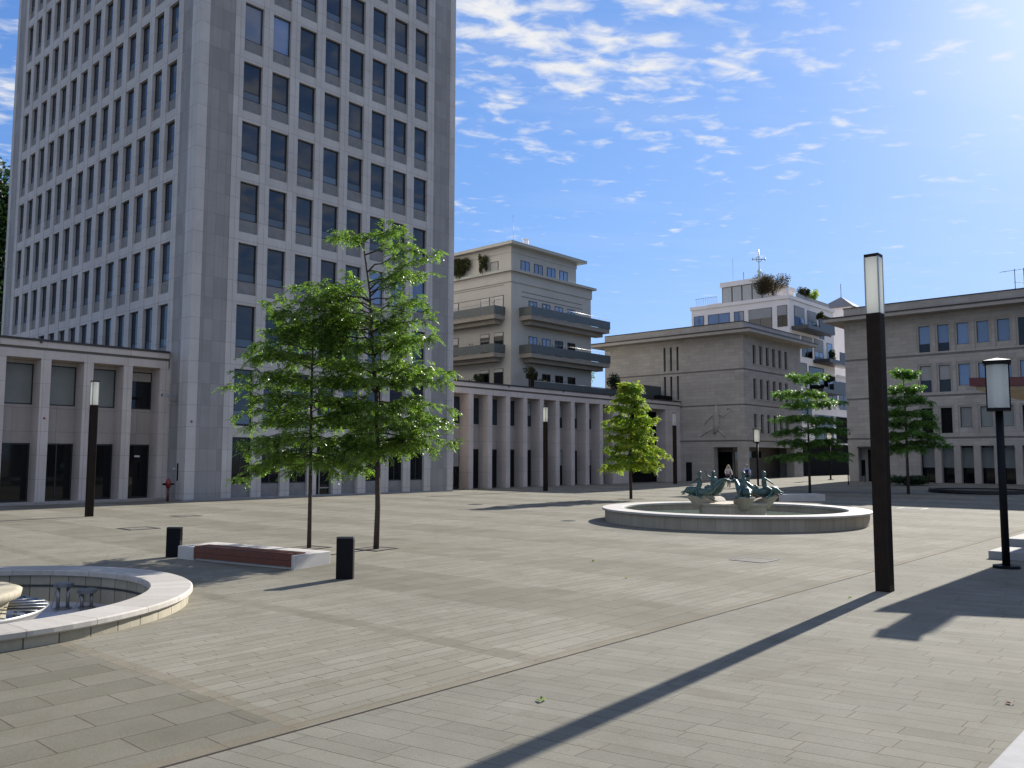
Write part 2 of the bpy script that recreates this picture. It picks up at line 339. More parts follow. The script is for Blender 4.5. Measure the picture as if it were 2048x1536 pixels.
# ---------------------------------------------------------------- mesh builder
class MB:
    def __init__(s): s.v = []; s.f = []; s.m = []; s.sm = []
    def add(s, vs, fs, m=0, smooth=False):
        o = len(s.v); s.v += [tuple(q) for q in vs]
        for f in fs: s.f.append([o+i for i in f]); s.m.append(m); s.sm.append(smooth)
        return s
    def box(s, x0, x1, y0, y1, z0, z1, m=0):
        v = [(x0,y0,z0),(x1,y0,z0),(x1,y1,z0),(x0,y1,z0),(x0,y0,z1),(x1,y0,z1),(x1,y1,z1),(x0,y1,z1)]
        return s.add(v, [(0,3,2,1),(4,5,6,7),(0,1,5,4),(1,2,6,5),(2,3,7,6),(3,0,4,7)], m)
    def fb(s, face, a0, a1, d0, d1, z0, z1, m=0):
        """box on a facade: face=('y',y) looks to -y, ('x',x) looks to -x; d = depth inwards"""
        k, p = face
        return s.box(a0, a1, p+d0, p+d1, z0, z1, m) if k == 'y' else s.box(p+d0, p+d1, a0, a1, z0, z1, m)
    def prism(s, pts, z0, z1, m=0):
        n = len(pts)
        v = [(x, y, z0) for x, y in pts] + [(x, y, z1) for x, y in pts]
        f = [tuple(range(n-1, -1, -1)), tuple(range(n, 2*n))]
        f += [(i, (i+1) % n, n+(i+1) % n, n+i) for i in range(n)]
        return s.add(v, f, m)
    def tube(s, pts, rad, n=8, m=0, cap=True, sx=1.0, sy=1.0, smooth=True):
        pts = [Vector(p) for p in pts]
        if not hasattr(rad, '__len__'): rad = [rad]*len(pts)
        vs = []; ref = None
        for i, p in enumerate(pts):
            d = (pts[min(i+1, len(pts)-1)] - pts[max(i-1, 0)])
            d = d.normalized() if d.length > 1e-9 else Vector((0, 0, 1))
            if ref is None:
                ref = Vector((1, 0, 0)) if abs(d.x) < 0.9 else Vector((0, 1, 0))
            ref = (ref - d*ref.dot(d)); ref = ref.normalized() if ref.length > 1e-6 else d.orthogonal().normalized()
            b = d.cross(ref)
            for k in range(n):
                a = 2*PI*k/n
                vs.append(p + (ref*math.cos(a)*sx + b*math.sin(a)*sy)*rad[i])
        fs = []
        for i in range(len(pts)-1):
            for k in range(n):
                k2 = (k+1) % n
                fs.append((i*n+k, i*n+k2, (i+1)*n+k2, (i+1)*n+k))
        o = len(s.v); s.add(vs, fs, m, smooth)
        if cap:
            s.f.append([o+i for i in range(n-1, -1, -1)]); s.m.append(m); s.sm.append(False)
            e = o+(len(pts)-1)*n
            s.f.append([e+i for i in range(n)]); s.m.append(m); s.sm.append(False)
        return s
    def lathe(s, prof, n=64, cx=0, cy=0, m=0, smooth=False, closed=False):
        vs = []
        for r, z in prof:
            for k in range(n):
                a = 2*PI*k/n; vs.append((cx+r*math.cos(a), cy+r*math.sin(a), z))
        fs = []
        L = len(prof)
        for i in range(L if closed else L-1):
            j = (i+1) % L
            for k in range(n):
                k2 = (k+1) % n
                fs.append((i*n+k, i*n+k2, j*n+k2, j*n+k))
        return s.add(vs, fs, m, smooth)
    def disc(s, r, z, n=48, cx=0, cy=0, m=0):
        return s.add([(cx+r*math.cos(2*PI*k/n), cy+r*math.sin(2*PI*k/n), z) for k in range(n)], [tuple(range(n))], m)
    def ellipsoid(s, c, r, n=10, m=0):
        vs = []; fs = []
        c = Vector(c)
        for i in range(n+1):
            th = PI*i/n
            for k in range(n*2):
                a = PI*k/n
                vs.append((c.x+r[0]*math.sin(th)*math.cos(a), c.y+r[1]*math.sin(th)*math.sin(a), c.z+r[2]*math.cos(th)))
        q = 2*n
        for i in range(n):
            for k in range(q): fs.append((i*q+k, (i+1)*q+k, (i+1)*q+(k+1) % q, i*q+(k+1) % q))
        return s.add(vs, fs, m, True)
    def mesh(s, name, mats):
        me = bpy.data.meshes.new(name); me.from_pydata(s.v, [], s.f)
        if not isinstance(mats, (list, tuple)): mats = [mats]
        for q in mats: me.materials.append(M[q] if isinstance(q, str) else q)
        me.polygons.foreach_set('material_index', s.m)
        me.polygons.foreach_set('use_smooth', s.sm)
        me.update(); return me
    def build(s, name, mats, parent=None, loc=None, bevel=0.0):
        """vertices are in world coordinates when the parent is an unrotated Empty (loc None)"""
        o = bpy.data.objects.new(name, s.mesh(name, mats)); COL.objects.link(o)
        if parent is not None:
            o.parent = parent
            if loc is None and 'world' in parent:
                L = parent['world']; o.location = (-L[0], -L[1], -L[2])
        if loc is not None: o.location = loc
        if bevel:
            bm = o.modifiers.new('bevel', 'BEVEL'); bm.width = bevel; bm.segments = 2; bm.limit_method = 'ANGLE'
        return o
def tag(o, label=None, cat=None, group=None, kind=None):
    if label: o['label'] = label
    if cat: o['category'] = cat
    if group: o['group'] = group
    if kind: o['kind'] = kind
    return o
def thing(name, label, cat, loc=(0, 0, 0), rz=0.0, group=None, local=False):
    o = bpy.data.objects.new(name, None); COL.objects.link(o); o.empty_display_size = 0.3
    o.location = loc; o.rotation_euler = (0, 0, rz)
    if not local: o['world'] = [float(q) for q in loc]
    return tag(o, label, cat, group)
def drop_world():
    for o in bpy.data.objects:
        if 'world' in o: del o['world']
def copy_tree(o, parent=None):
    c = o.copy(); COL.objects.link(c)
    if parent is not None: c.parent = parent
    for ch in o.children: copy_tree(ch, c)
    return c
def sstep(x): x = max(0.0, min(1.0, x)); return x*x*(3-2*x)
def gz(x, y):
    return -.16*math.exp(-(((x-4)/8)**2+((y-18)/6)**2)) + .4*sstep((x-50)/31)*(1-sstep((y-42)/5))

# ---------------------------------------------------------------- ground
F1 = (4.05, 16.75); F2 = (31.3, 16.4)
def make_ground():
    xs = np.concatenate([[-900, -300, -120, -60, -30], np.arange(-12, 24, 0.4), np.arange(24, 120, 2.0), [140, 180, 260, 500, 1200]])
    ys = np.concatenate([[-700, -200, -80, -40, -20], np.arange(-8, 28, 0.4), np.arange(28, 80, 2.0), [100, 150, 300, 600, 1300]])
    nx, ny = len(xs), len(ys)
    vs = [(x, y, gz(x, y)) for y in ys for x in xs]; fs = []
    for j in range(ny-1):
        for i in range(nx-1):
            cx, cy = (xs[i]+xs[i+1])/2, (ys[j]+ys[j+1])/2
            if math.hypot(cx-F1[0], cy-F1[1]) < 3.62: continue
            fs.append((j*nx+i, j*nx+i+1, (j+1)*nx+i+1, (j+1)*nx+i))
    b = MB(); b.add(vs, fs, 0, True); o = b.build('plaza_ground', 'paving'); tag(o, kind='structure')
make_ground()
# pale granite kerb where the plaza meets the terrace the photograph is taken from
b = MB(); b.prism([(-8, -12), (16, -12), (16, 0.9), (9.9, 1.80), (-8, 1.80)], -0.02, 0.15)
tag(b.build('terrace_step', 'step', bevel=0.02), kind='structure')

# ---------------------------------------------------------------- windows
def window_mesh(w, h, fw=0.06, low=0.0, mull=False, glass_m='glass', low_m='glass_low', frame_m='frame', shutter=0.0, shutter_m='shutter'):
    """frame and pane meshes in local coordinates: x along the wall, -y outwards, z up, origin at lower left"""
    f = MB()
    f.box(0, w, 0, .06, 0, fw); f.box(0, w, 0, .06, h-fw, h); f.box(0, fw, .001, .059, fw, h-fw); f.box(w-fw, w, .001, .059, fw, h-fw)
    if mull: f.box(w/2-.03, w/2+.03, .003, .055, fw, h-fw)
    if low: f.box(fw, w-fw, .005, .05, low, low+.03)
    p = MB()
    if low:
        p.add([(fw, .035, fw), (w-fw, .035, fw), (w-fw, .035, low), (fw, .035, low)], [(0, 1, 2, 3)], 1)
    zt = h-fw-(shutter*h if shutter else 0)
    p.add([(fw, .03, low or fw), (w-fw, .03, low or fw), (w-fw, .03, zt), (fw, .03, zt)], [(0, 1, 2, 3)], 0)
    if shutter:
        sh = MB(); p.box(fw, w-fw, -.01, .05, zt, h-fw, 2)
    return f.mesh('window', frame_m), p.mesh('pane', [glass_m, low_m, shutter_m])
def put_window(parent, meshes, face, a, d, z, label=None):
    """a = lower-left corner along the wall as seen from outside"""
    k, p = face
    L = parent['world']
    f = bpy.data.objects.new('window', meshes[0]); COL.objects.link(f); f.parent = parent
    if k == 'y': f.location = (a-L[0], p+d-L[1], z-L[2])
    else: f.location = (p+d-L[0], a-L[1], z-L[2]); f.rotation_euler = (0, 0, -PI/2)
    g = bpy.data.objects.new('pane', meshes[1]); COL.objects.link(g); g.parent = f
    if label: f['label'] = label
    return f
def add_window_to(mb, meshes, face, a, d, z, fm, pms):
    k, p = face
    for me, mm in ((meshes[0], [fm]), (meshes[1], pms)):
        vs = []
        for q in me.vertices:
            x, y, zz_ = q.co
            vs.append((a+x, p+d+y, z+zz_) if k == 'y' else (p+d+y, a-x, z+zz_))
        o = len(mb.v); mb.v += vs
        for pl in me.polygons:
            mb.f.append([o+i for i in pl.vertices]); mb.m.append(mm[pl.material_index]); mb.sm.append(False)

# ---------------------------------------------------------------- the tower
def build_tower():
    X0, X1, Y0, Y1, TOP = 23.39, 44.46, 46.30, 79.05, 56.4
    T = thing('office_tower', 'tall grey stone office tower with a grid of dark windows, tallest building in view', 'office tower', (X0, Y0, 0))
    FY, FX = ('y', Y0), ('x', X0)
    bands = [(3.71, 4.40), (7.83, 8.48), (11.75, 12.42)] + [(15.58+3.83*k, 16.25+3.83*k) for k in range(11)]
    g = MB(); aps = []
    # core behind the windows
    co = MB(); co.box(X0+.42, X1-.3, Y0+.42, Y1-.3, 0, TOP-.5)
    co.build('core', 'void', T)
    pl = MB(); pl.box(X0-.05, X1+.05, Y0-.05, Y1, -.25, 0.10); pl.build('plinth', 'tower_dark', T)
    def face(F, lo, hi, first, n):
        # corner pilasters, dark panels, inner pilasters
        s = 1 if F[0] == 'y' else 1
        g.fb(F, lo, lo+.60, 0, .42, .1, TOP); g.fb(F, hi-.56, hi, 0, .42, .1, TOP)
        for (q0, q1) in ((lo+.60, first-.64), (first+2*n-.06, hi-.56)):
            dk = MB(); dk.fb(F, q0, q1, .035, .42, .1, TOP); dk.build('corner_panel', 'tower_dark', T)
        for k in range(n+1):
            a1 = first+2*k; g.fb(F, a1-.64 if k == 0 else a1-.68, a1 if k < n else a1-.06, 0, .419, .1, TOP)
        for k in range(n):
            a0, a1 = first+2*k, first+2*k+1.32
            for (b0, b1) in bands: g.fb(F, a0, a1, .035, .40, b0, b1)
            g.fb(F, a0, a1, .003, .40, bands[-1][1]+2.6, TOP)
            for i, (b0, b1) in enumerate(bands):
                if i == 0: continue
                aps.append(((0 if F[0] == 'y' else 1), i, k, F, a0, a1, b1, b1+(.66 if i == 1 else .78)))
            if not (F[0] == 'y' and k in (3, 4)): aps.append(((0 if F[0] == 'y' else 1), 0, k, F, a0, a1, .1, .90))
    face(FY, X0, X1, 26.30, 8)
    # left face: first window edge at 49.14
    face(FX, Y0+.421, Y1, 49.14, 14)
    # rear and right sides
    g.box(X1-.30, X1, Y0+.421, Y1, .1, TOP); g.box(X0+.43, X1-.301, Y1-.3, Y1, .1, TOP)
    rf = MB(); rf.box(X0+.1, X1-.1, Y0+.1, Y1-.1, TOP, TOP+.25); rf.build('roof', 'roofgrey', T)
    g.build('facade_grid', 'tower_light', T); 
    # the grey panels under the windows: those in view nearest first
    aps.sort(key=lambda q: (q[0] if q[1] < 9 else 3, q[2] if q[0] else 0, q[1]))
    ar = MB()
    for j, q in enumerate(aps):
        if j < 100:
            ap = MB(); ap.fb(q[3], q[4], q[5], .17, .40, q[6], q[7]); ap.build('apron_panel', 'apron', T)
        else: ar.fb(q[3], q[4], q[5], .17, .40, q[6], q[7])
    tag(ar.build('apron_panel', 'apron', T), kind='stuff')
    # windows: sill heights and heights per storey
    rows = [(.90, 2.81, 0.0), (4.46, 3.37, .85), (9.14, 2.61, .55), (13.20, 2.38, .52)] + [(17.03+3.83*k, 2.38, .52) for k in range(10)]
    ms = {}
    for i, (z, h, low) in enumerate(rows):
        key = (round(h, 2), low)
        if key not in ms: ms[key] = window_mesh(1.32, h, .07, low, mull=(i == 0), glass_m='glass_dark' if i == 0 else 'glass')
    lst = []
    for i, (z, h, low) in enumerate(rows):
        key = (round(h, 2), low)
        for k in range(8):
            if i == 0 and k in (3, 4): continue
            lst.append((0 if i <= 8 else 3, i, k, ('y', Y0), 26.30+2*k, z, ms[key]))
        for k in range(14):
            lst.append((1 if (2 <= i <= 8) else 4, k, i, ('x', X0), 49.14+2*k+1.32, z, ms[key]))
    lst.sort(key=lambda q: (q[0], q[1], q[2]))
    rest = MB()
    bright = window_mesh(1.32, 2.38, .07, 0, glass_m='glass_sky')
    for j, q in enumerate(lst):
        sky_ = q[0] == 0 and (q[1], q[2]) in ((7, 0), (7, 1), (3, 6), (3, 7), (3, 5))
        if j < 100: put_window(T, bright if sky_ else q[6], q[3], q[4], .20, q[5])
        else: add_window_to(rest, q[6], q[3], q[4], .20, q[5], 0, [1, 2, 1])
    tag(rest.build('window', ['frame', 'glass', 'glass_low'], T), kind='stuff')
    # entrance: glass door in one bay, recessed slab in the next
    d = MB()
    d.box(32.30, 32.42, 46.55, 46.66, .02, 3.7); d.box(33.50, 33.62, 46.55, 46.66, .02, 3.7); d.box(32.42, 33.50, 46.56, 46.65, 2.35, 2.45)
    d.box(32.42, 33.50, 46.56, 46.65, .02, .12); d.box(32.68, 32.76, 46.56, 46.65, .12, 2.35); d.box(32.76, 33.5, 46.565, 46.645, .5, .58)
    dd = d.build('entrance_door', 'steel', T)
    p = MB(); p.add([(32.42, 46.62, .1), (33.5, 46.62, .1), (33.5, 46.62, 3.7), (32.42, 46.62, 3.7)], [(0, 1, 2, 3)]); o = p.build('pane', 'glass_dark', dd)
    r = MB(); r.box(34.30, 35.62, 46.62, 46.71, .1, 3.71); r.build('recess_panel', 'apron', T)
    s = MB(); s.box(35.05, 35.22, 46.56, 46.62, 1.35, 3.0); s.build('letter_slot', 'black', T)
    # small fittings on the corner panel of the left face
    h = MB(); h.box(23.37, 23.425, 47.05, 47.20, 1.15, 2.15); h.build('door_pull', 'black', T)
    n = MB(); n.box(23.40, 23.42, 47.5, 47.75, 1.80, 1.88); n.build('name_plate', 'sign_white', T)
    a = MB(); a.ellipsoid((23.69, 46.27, 4.55), (.06, .06, .06), 6); a.build('alarm_lamp', 'red', T)
    c = MB(); c.box(22.85, 23.39, 47.55, 47.6, 6.05, 6.10); c.box(22.5, 22.95, 47.48, 47.67, 6.0, 6.16); c.tube([(22.9, 47.57, 6.05), (22.95, 47.57, 5.75), (23.40, 47.57, 5.75)], .02, 6)
    c.build('security_camera', 'steel', T)
build_tower()

# ---------------------------------------------------------------- the two low wings
def cornice(T, x0, x1, y, ret=None):
    f = MB(); f.box(x0, x1, y-.10, y+4.2, 8.30, 8.62); f.build('fascia', 'wing', T)
    r = MB(); r.box(x0, x1, y-.16, y+4.2, 8.62, 8.74)
    k = x0+1.2
    while k < x1:
        r.box(k, k+.10, y-.165, y-.10, 8.52, 8.62); k += 7.4
    r.build('roof_edge', 'roof_edge', T)
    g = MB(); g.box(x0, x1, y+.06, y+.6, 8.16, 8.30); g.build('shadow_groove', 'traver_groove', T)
    e = MB(); e.box(x0, x1, y, y+1.1, 7.72, 8.16); e.build('beam', 'wing', T)
def bay(T, x0, x1, y, up, lo, low_z=.15):
    """recessed bay between two piers: wall, upper window and lower opening"""
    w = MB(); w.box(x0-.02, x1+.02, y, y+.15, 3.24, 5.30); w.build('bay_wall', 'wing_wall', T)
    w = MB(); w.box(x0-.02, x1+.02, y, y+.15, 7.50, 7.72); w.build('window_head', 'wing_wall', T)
    put_window(T, window_mesh(x1-x0, 2.20, .07, **up), ('y', y), x0, .03, 5.30)
    put_window(T, window_mesh(x1-x0, 3.24-low_z, .08, **lo), ('y', y), x0, .03, low_z)
def build_left_wing():
    y = 48.55
    T = thing('pillared_wing', 'low stone wing with tall square pillars and shuttered upper windows, left of the tower', 'building', (10, y, 0))
    cornice(T, -22, 23.30, y)
    core = MB(); core.box(-22, 23.36, y+1.35, y+4.1, 0, 7.72); core.build('core', 'void', T)
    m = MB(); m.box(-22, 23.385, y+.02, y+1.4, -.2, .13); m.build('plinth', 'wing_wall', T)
    e0 = [14.68-2.17*k for k in range(1, 16)][::-1] + [14.68, 16.85, 19.04, 21.20]
    for i, a in enumerate(e0):
        p = MB(); p.box(a-.50, a, y, y+1.2, .13, 7.72); p.build('pier', 'wing', T)
    p = MB(); p.box(22.82, 23.385, y, y+1.2, .13, 7.72); p.build('pier', 'wing', T)
    e0 = e0+[23.32]
    for i in range(len(e0)-1):
        a, b2 = e0[i], e0[i+1]-.50
        last = i == len(e0)-2
        if last: bay(T, a, b2, y+1.05, dict(glass_m='glass_dark', shutter=.22, shutter_m='wing_wall'), dict(glass_m='glass_dark'))
        else: bay(T, a, b2, y+1.05, dict(glass_m='shutter'), dict(glass_m='glass_dark', mull=(i % 2 == 0)))
    s = MB(); s.box(21.95, 22.25, y+1.02, y+1.05, 2.50, 2.60); s.build('door_sign', 'sign_white', T)
    a = MB(); a.ellipsoid((16.62, y-.03, 4.55), (.055, .055, .055), 6); a.build('alarm_lamp', 'red', T)
    w = MB(); w.box(-22, 23.3, y+4.1, y+4.3, 0, 8.6); w.build('rear_wall', 'wing_wall', T)
build_left_wing()
def build_right_wing():
    y = 48.55
    T = thing('colonnade_wing', 'long low stone wing with a row of square pillars, right of the tower', 'building', (60, y, 0))
    cornice(T, 44.47, 81.12, y)
    core = MB(); core.box(44.47, 81.1, y+1.5, y+4.1, -.2, 7.72); core.build('core', 'void', T)
    e0 = [46.73+2.232*k for k in range(10)]
    for a in e0:
        p = MB(); p.box(a-.52, a, y, y+1.2, -.1, 7.72); p.build('pier', 'wing', T)
    p = MB(); p.box(68.45, 71.15, y, y+1.2, -.1, 7.72); p.build('pier', 'wing', T, ); p = MB(); p.box(78.15, 81.12, y, y+1.2, -.1, 7.72); p.build('pier', 'wing', T)
    e1 = [44.47]+e0+[68.97]
    rr = random.Random(5)
    for i in range(len(e1)-1):
        a, b2 = e1[i], e1[i+1]-.52
        blind = 0 if i < 5 else .52
        lo = dict(glass_m='glass_dark', mull=(i in (2, 6)))
        if i in (1, 7, 9): lo['shutter'] = .42; lo['shutter_m'] = 'blind'
        bay(T, a, b2, y+1.05, dict(glass_m='glass', shutter=blind, shutter_m='blind', mull=(i < 5)), lo, .05)
    # portico with a deep recess
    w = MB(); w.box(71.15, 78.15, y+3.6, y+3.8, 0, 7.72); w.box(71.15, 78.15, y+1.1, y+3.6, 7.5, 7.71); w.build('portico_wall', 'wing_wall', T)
    d = MB(); d.box(71.4, 73.4, y+3.52, y+3.6, .05, 3.0); d.box(74.4, 75.0, y+3.52, y+3.6, 4.6, 6.4); d.box(72.0, 73.4, y+3.52, y+3.6, 4.6, 6.0); d.build('dark_opening', 'void', T)
    c = MB(); c.box(73.6, 74.2, y+2.2, y+2.8, 0, 7.5); c.build('pier', 'wing', T)
    h = MB(); h.tube([(49.15+.35, y+1.0, .3), (49.5, y+1.0, 2.6)], .03, 6); h.build('door_handle', 'steel', T)
build_right_wing()

# ---------------------------------------------------------------- travertine buildings
GROUND_R = 0.4
def build_mid():
    X0, X1, Y0, Y1 = 81.14, 95.4, 40.93, 58.62
    T = thing('corner_stone_building', 'travertine corner building with slit windows, a carved wall figure and a flat overhanging roof', 'building', (X0, Y0, 0))
    FX, FY = ('x', X0), ('y', Y0)
    w = MB()
    zb = [(4.27, 4.43), (8.04, 8.20), (11.75, 11.92)]
    wins_y = [(83.32+1.56*k, 84.06+1.56*k) for k in range(6)]
    rows = [(5.20, 7.22), (8.84, 10.99), (12.55, 14.60)]
    # left face with the slits cut as columns of boxes
    slits = [(48.66, 48.92), (49.5, 49.77), (50.3, 50.58)]
    ycur = Y0
    levels = [(3.70, 4.27), (4.43, 8.04), (8.20, 11.75), (11.92, 15.5)]
    for (l0, l1) in levels:
        sl_ = None
        if l0 > 11: sl_ = (12.16, 14.82)
        elif l0 > 8: sl_ = (8.93, 11.56)
        if sl_ is None: w.box(X0, X0+.4, Y0, Y1, l0, l1)
        else:
            w.box(X0, X0+.4, Y0, Y1, l0, sl_[0]); w.box(X0, X0+.4, Y0, Y1, sl_[1], l1)
            c = Y0
            for (s0, s1) in slits: w.box(X0, X0+.4, c, s0, sl_[0], sl_[1]); c = s1
            w.box(X0, X0+.4, c, Y1, sl_[0], sl_[1])
            for (s0, s1) in slits:
                put_window(T, window_mesh(s1-s0, sl_[1]-sl_[0], .03, 0, glass_m='glass'), FX, s1, .22, sl_[0])
        # right face
        if l0 < 4: w.box(X0+.4, X1, Y0, Y0+.4, l0, l1); continue
        r = [q for q in rows if l0 < q[0] < l1][0]
        w.box(X0+.4, X1, Y0, Y0+.4, l0, r[0]); w.box(X0+.4, X1, Y0, Y0+.4, r[1], l1)
        c = X0+.4
        for (a, b2) in wins_y: w.box(c, a, Y0, Y0+.4, r[0], r[1]); c = b2
        w.box(c, X1, Y0, Y0+.4, r[0], r[1])
        for (a, b2) in wins_y: put_window(T, window_mesh(b2-a, r[1]-r[0], .05, 0, glass_m='glass'), FY, a, .22, r[0])
    w.box(X1-.3, X1, Y0+.4, Y1, 0, 15.5); w.box(X0+.4, X1-.3, Y1-.3, Y1, 0, 15.5)
    w.box(X0, X0+.4, 45.53, Y1, -.3, 3.70)
    w.build('wall', 'traver', T)
    sill = MB()
    for r in rows: sill.box(83.2, 92.0, Y0-.06, Y0-.003, r[0]-.14, r[0]-.02)
    sill.build('sill', 'traver_plain', T)
    gr = MB()
    for (a, b2) in zb:
        gr.box(X0+.06, X0+.4, Y0+.06, Y1, a, b2); gr.box(X0+.4, X1, Y0+.06, Y0+.4, a, b2)
    gr.build('groove_band', 'traver_groove', T)
    par = MB(); par.box(X0, X1, Y0, Y0+.3, 15.93, 16.82); par.box(X0, X0+.3, Y0+.3, Y1, 15.93, 16.82); par.box(X1-.3, X1, Y0+.3, Y1, 15.93, 16.82)
    par.build('parapet', 'traver', T)
    cp = MB(); cp.box(X0-.06, X1+.06, Y0-.06, Y0+.36, 16.82, 16.9); cp.box(X0-.06, X0+.36, Y0+.36, Y1, 16.82, 16.9); cp.build('coping', 'roof_edge', T)
    ev = MB(); ev.box(X0-1.45, X1+1.6, Y0-1.45, Y1+1.5, 15.50, 15.80); ev.build('eave', 'traver_plain', T)
    ed = MB(); ed.box(X0-1.5, X1+1.65, Y0-1.5, Y1+1.55, 15.80, 15.93); ed.build('eave_edge', 'roof_edge', T)
    # portico at the corner
    for q in ((X0, X0+.9, 44.57, 45.52), (X0, X0+.9, 40.93, 41.8), (93.0, X1, Y0, Y0+.9)):
        po = MB(); po.box(*q, -.3, 3.70); po.build('portico_column', 'traver', T)
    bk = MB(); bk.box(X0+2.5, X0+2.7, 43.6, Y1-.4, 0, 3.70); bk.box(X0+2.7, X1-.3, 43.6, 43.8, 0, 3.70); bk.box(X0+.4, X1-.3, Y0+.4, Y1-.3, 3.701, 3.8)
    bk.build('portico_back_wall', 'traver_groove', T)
    for a in (44.0, 42.4): pass
    do = MB(); do.box(X0+2.44, X0+2.5, 43.7, 45.3, .3, 3.2); do.box(X0+2.8, X0+4.6, 43.54, 43.6, .3, 3.2); do.box(X0+5.5, X0+9, 43.54, 43.6, 2.6, 3.3)
    do.build('glass_door', 'glass_dark', T)
    sd = MB(); sd.box(X0-.03, X0, 47.2, 47.9, .0, 2.1); sd.build('side_door', 'void', T)
    # shallow carved figure on the wall
    rel = MB()
    rel.tube([(X0-.01, 44.2, 8.1), (X0-.06, 44.15, 7.2), (X0-.09, 44.1, 6.4), (X0-.07, 44.2, 5.7), (X0-.03, 44.4, 5.1)], [.16, .32, .36, .30, .14], 10, sx=1)
    rel.ellipsoid((X0-.02, 44.2, 8.3), (.10, .16, .22), 8)
    rel.tube([(X0-.03, 44.3, 7.3), (X0-.06, 45.0, 6.8), (X0-.03, 45.6, 6.1)], [.12, .10, .05], 8)
    rel.tube([(X0-.03, 44.0, 7.3), (X0-.06, 43.3, 6.9), (X0-.03, 42.7, 7.4)], [.12, .09, .05], 8)
    rel.tube([(X0-.03, 44.5, 5.8), (X0-.05, 45.4, 5.3), (X0-.02, 46.1, 4.8)], [.16, .12, .05], 8)
    rel.tube([(X0-.03, 44.0, 5.6), (X0-.05, 43.5, 5.1), (X0-.02, 43.1, 4.7)], [.15, .11, .05], 8)
    rel.tube([(X0-.02, 42.9, 7.6), (X0-.05, 42.6, 7.9), (X0-.02, 42.2, 7.3)], [.06, .12, .04], 8)
    rel.v = [(X0+(q[0]-X0)*.55, q[1], q[2]) for q in rel.v]
    rel.build('carved_relief', 'traver', T)
build_mid()
def build_right():
    X0, X1, Y0, Y1 = 81.14, 98.0, -8.0, 30.4
    T = thing('long_stone_building', 'long travertine building with three window rows above a pillared ground floor, at right', 'building', (X0, Y1, 0))
    FX = ('x', X0)
    w = MB(); fr = MB()
    pitch = 1.585
    wl = [(23.90-pitch*k, 22.62-pitch*k) for k in range(16)]        # left edge (larger y), right edge
    rows = [(4.78, 7.20), (8.45, 11.0), (12.08, 14.62)]
    levels = [(3.66, 4.27), (4.45, 8.03), (8.20, 11.72), (11.92, 15.5)]
    for (l0, l1) in levels:
        if l0 < 4: w.box(X0, X0+.45, Y0, Y1, l0, l1); continue
        r = [q for q in rows if l0 < q[0] < l1][0]
        w.box(X0, X0+.45, Y0, Y1, l0, r[0]); w.box(X0, X0+.45, Y0, Y1, r[1], l1)
        c = Y1
        for (a, b2) in wl: w.box(X0, X0+.45, a, c, r[0], r[1]); c = b2
        w.box(X0, X0+.45, Y0, c, r[0], r[1])
        ri = rows.index(r)
        for k, (a, b2) in enumerate(wl):
            ww = a-b2
            tall = k < 2 or k == 5 or k == 9
            z0 = r[0] if tall else r[0]+.50
            if not tall: w.box(X0+.10, X0+.45, b2, a, r[0], z0)
            kw = dict(glass_m='glass_sky')
            if ri == 0: kw = dict(glass_m='void') if tall else dict(glass_m='shutter')
            if ri == 1 and k < 2: kw = dict(glass_m='glass_dark', shutter=.52, shutter_m='blind')
            if ri == 1 and k == 3: kw = dict(glass_m='glass_sky')
            if ri == 2 and k == 5: kw = dict(glass_m='glass_dark')
            if ri == 2 and k < 2: kw['low'] = .75; kw['low_m'] = 'glass_dark'
            put_window(T, window_mesh(ww-.34, r[1]-.16-z0, .04, **kw), FX, a-.17, .20, z0)
            fr.box(X0+.06, X0+.35, a-.17, a, z0, r[1]); fr.box(X0+.06, X0+.35, b2, b2+.17, z0, r[1]); fr.box(X0+.06, X0+.35, b2+.17, a-.17, r[1]-.16, r[1])
    w.box(X0+.45, X1, Y1-.4, Y1, 0, 15.5); w.box(X0, X0+.45, 23.95, 28.0, -.1, 3.66)
    w.box(X1-.4, X1, Y0, Y1-.4, 0, 15.5)
    w.build('wall', 'traver', T); fr.build('window_surround', 'traver_plain', T)
    gr = MB()
    for (a, b2) in [(4.27, 4.45), (8.03, 8.20), (11.72, 11.92)]: gr.box(X0+.06, X0+.45, Y0, Y1-.06, a, b2); gr.box(X0+.45, X1, Y1-.4, Y1-.06, a, b2)
    gr.build('groove_band', 'traver_groove', T)
    for k in range(18):
        p = MB(); a = 22.76-1.57*k; p.box(X0, X0+.6, a-.54, a, 0, 3.66); p.build('pier', 'traver_plain', T)
    p = MB(); p.box(X0, X0+.7, 29.45, Y1-.05, 0, 3.66); p.build('pier', 'traver_plain', T)
    sh = MB(); sh.box(X0+.85, X0+.95, Y0, 23.95, 0, 3.66); sh.build('shop_front', 'glass_dark', T)
    sb = MB(); sb.box(X0+.80, X0+.85, Y0, 23.95, 1.75, 3.5); sb.build('shop_blind', 'shutter', T)
    en = MB(); en.box(X0+.9, X0+1.0, 27.9, 30.0, 0, 3.66); en.build('entrance_wall', 'traver_plain', T)
    ed = MB(); ed.box(X0+.82, X0+.9, 28.0, 28.85, .4, 3.4); ed.box(X0+.82, X0+.9, 29.15, 29.5, .9, 2.4); ed.build('entrance_door', 'void', T)
    ca = MB(); ca.box(X0-.7, X0, 25.7, 29.3, 3.50, 3.62); ca.build('entrance_canopy', 'roof_edge', T)
    co = MB(); co.box(X0+1.0, X1-.4, Y0, Y1-.4, 0, 15.4); co.build('core', 'void', T)
    par = MB(); par.box(X0, X0+.3, Y0, Y1, 15.93, 16.84); par.box(X0+.3, X1, Y1-.3, Y1, 15.93, 16.84); par.build('parapet', 'traver', T)
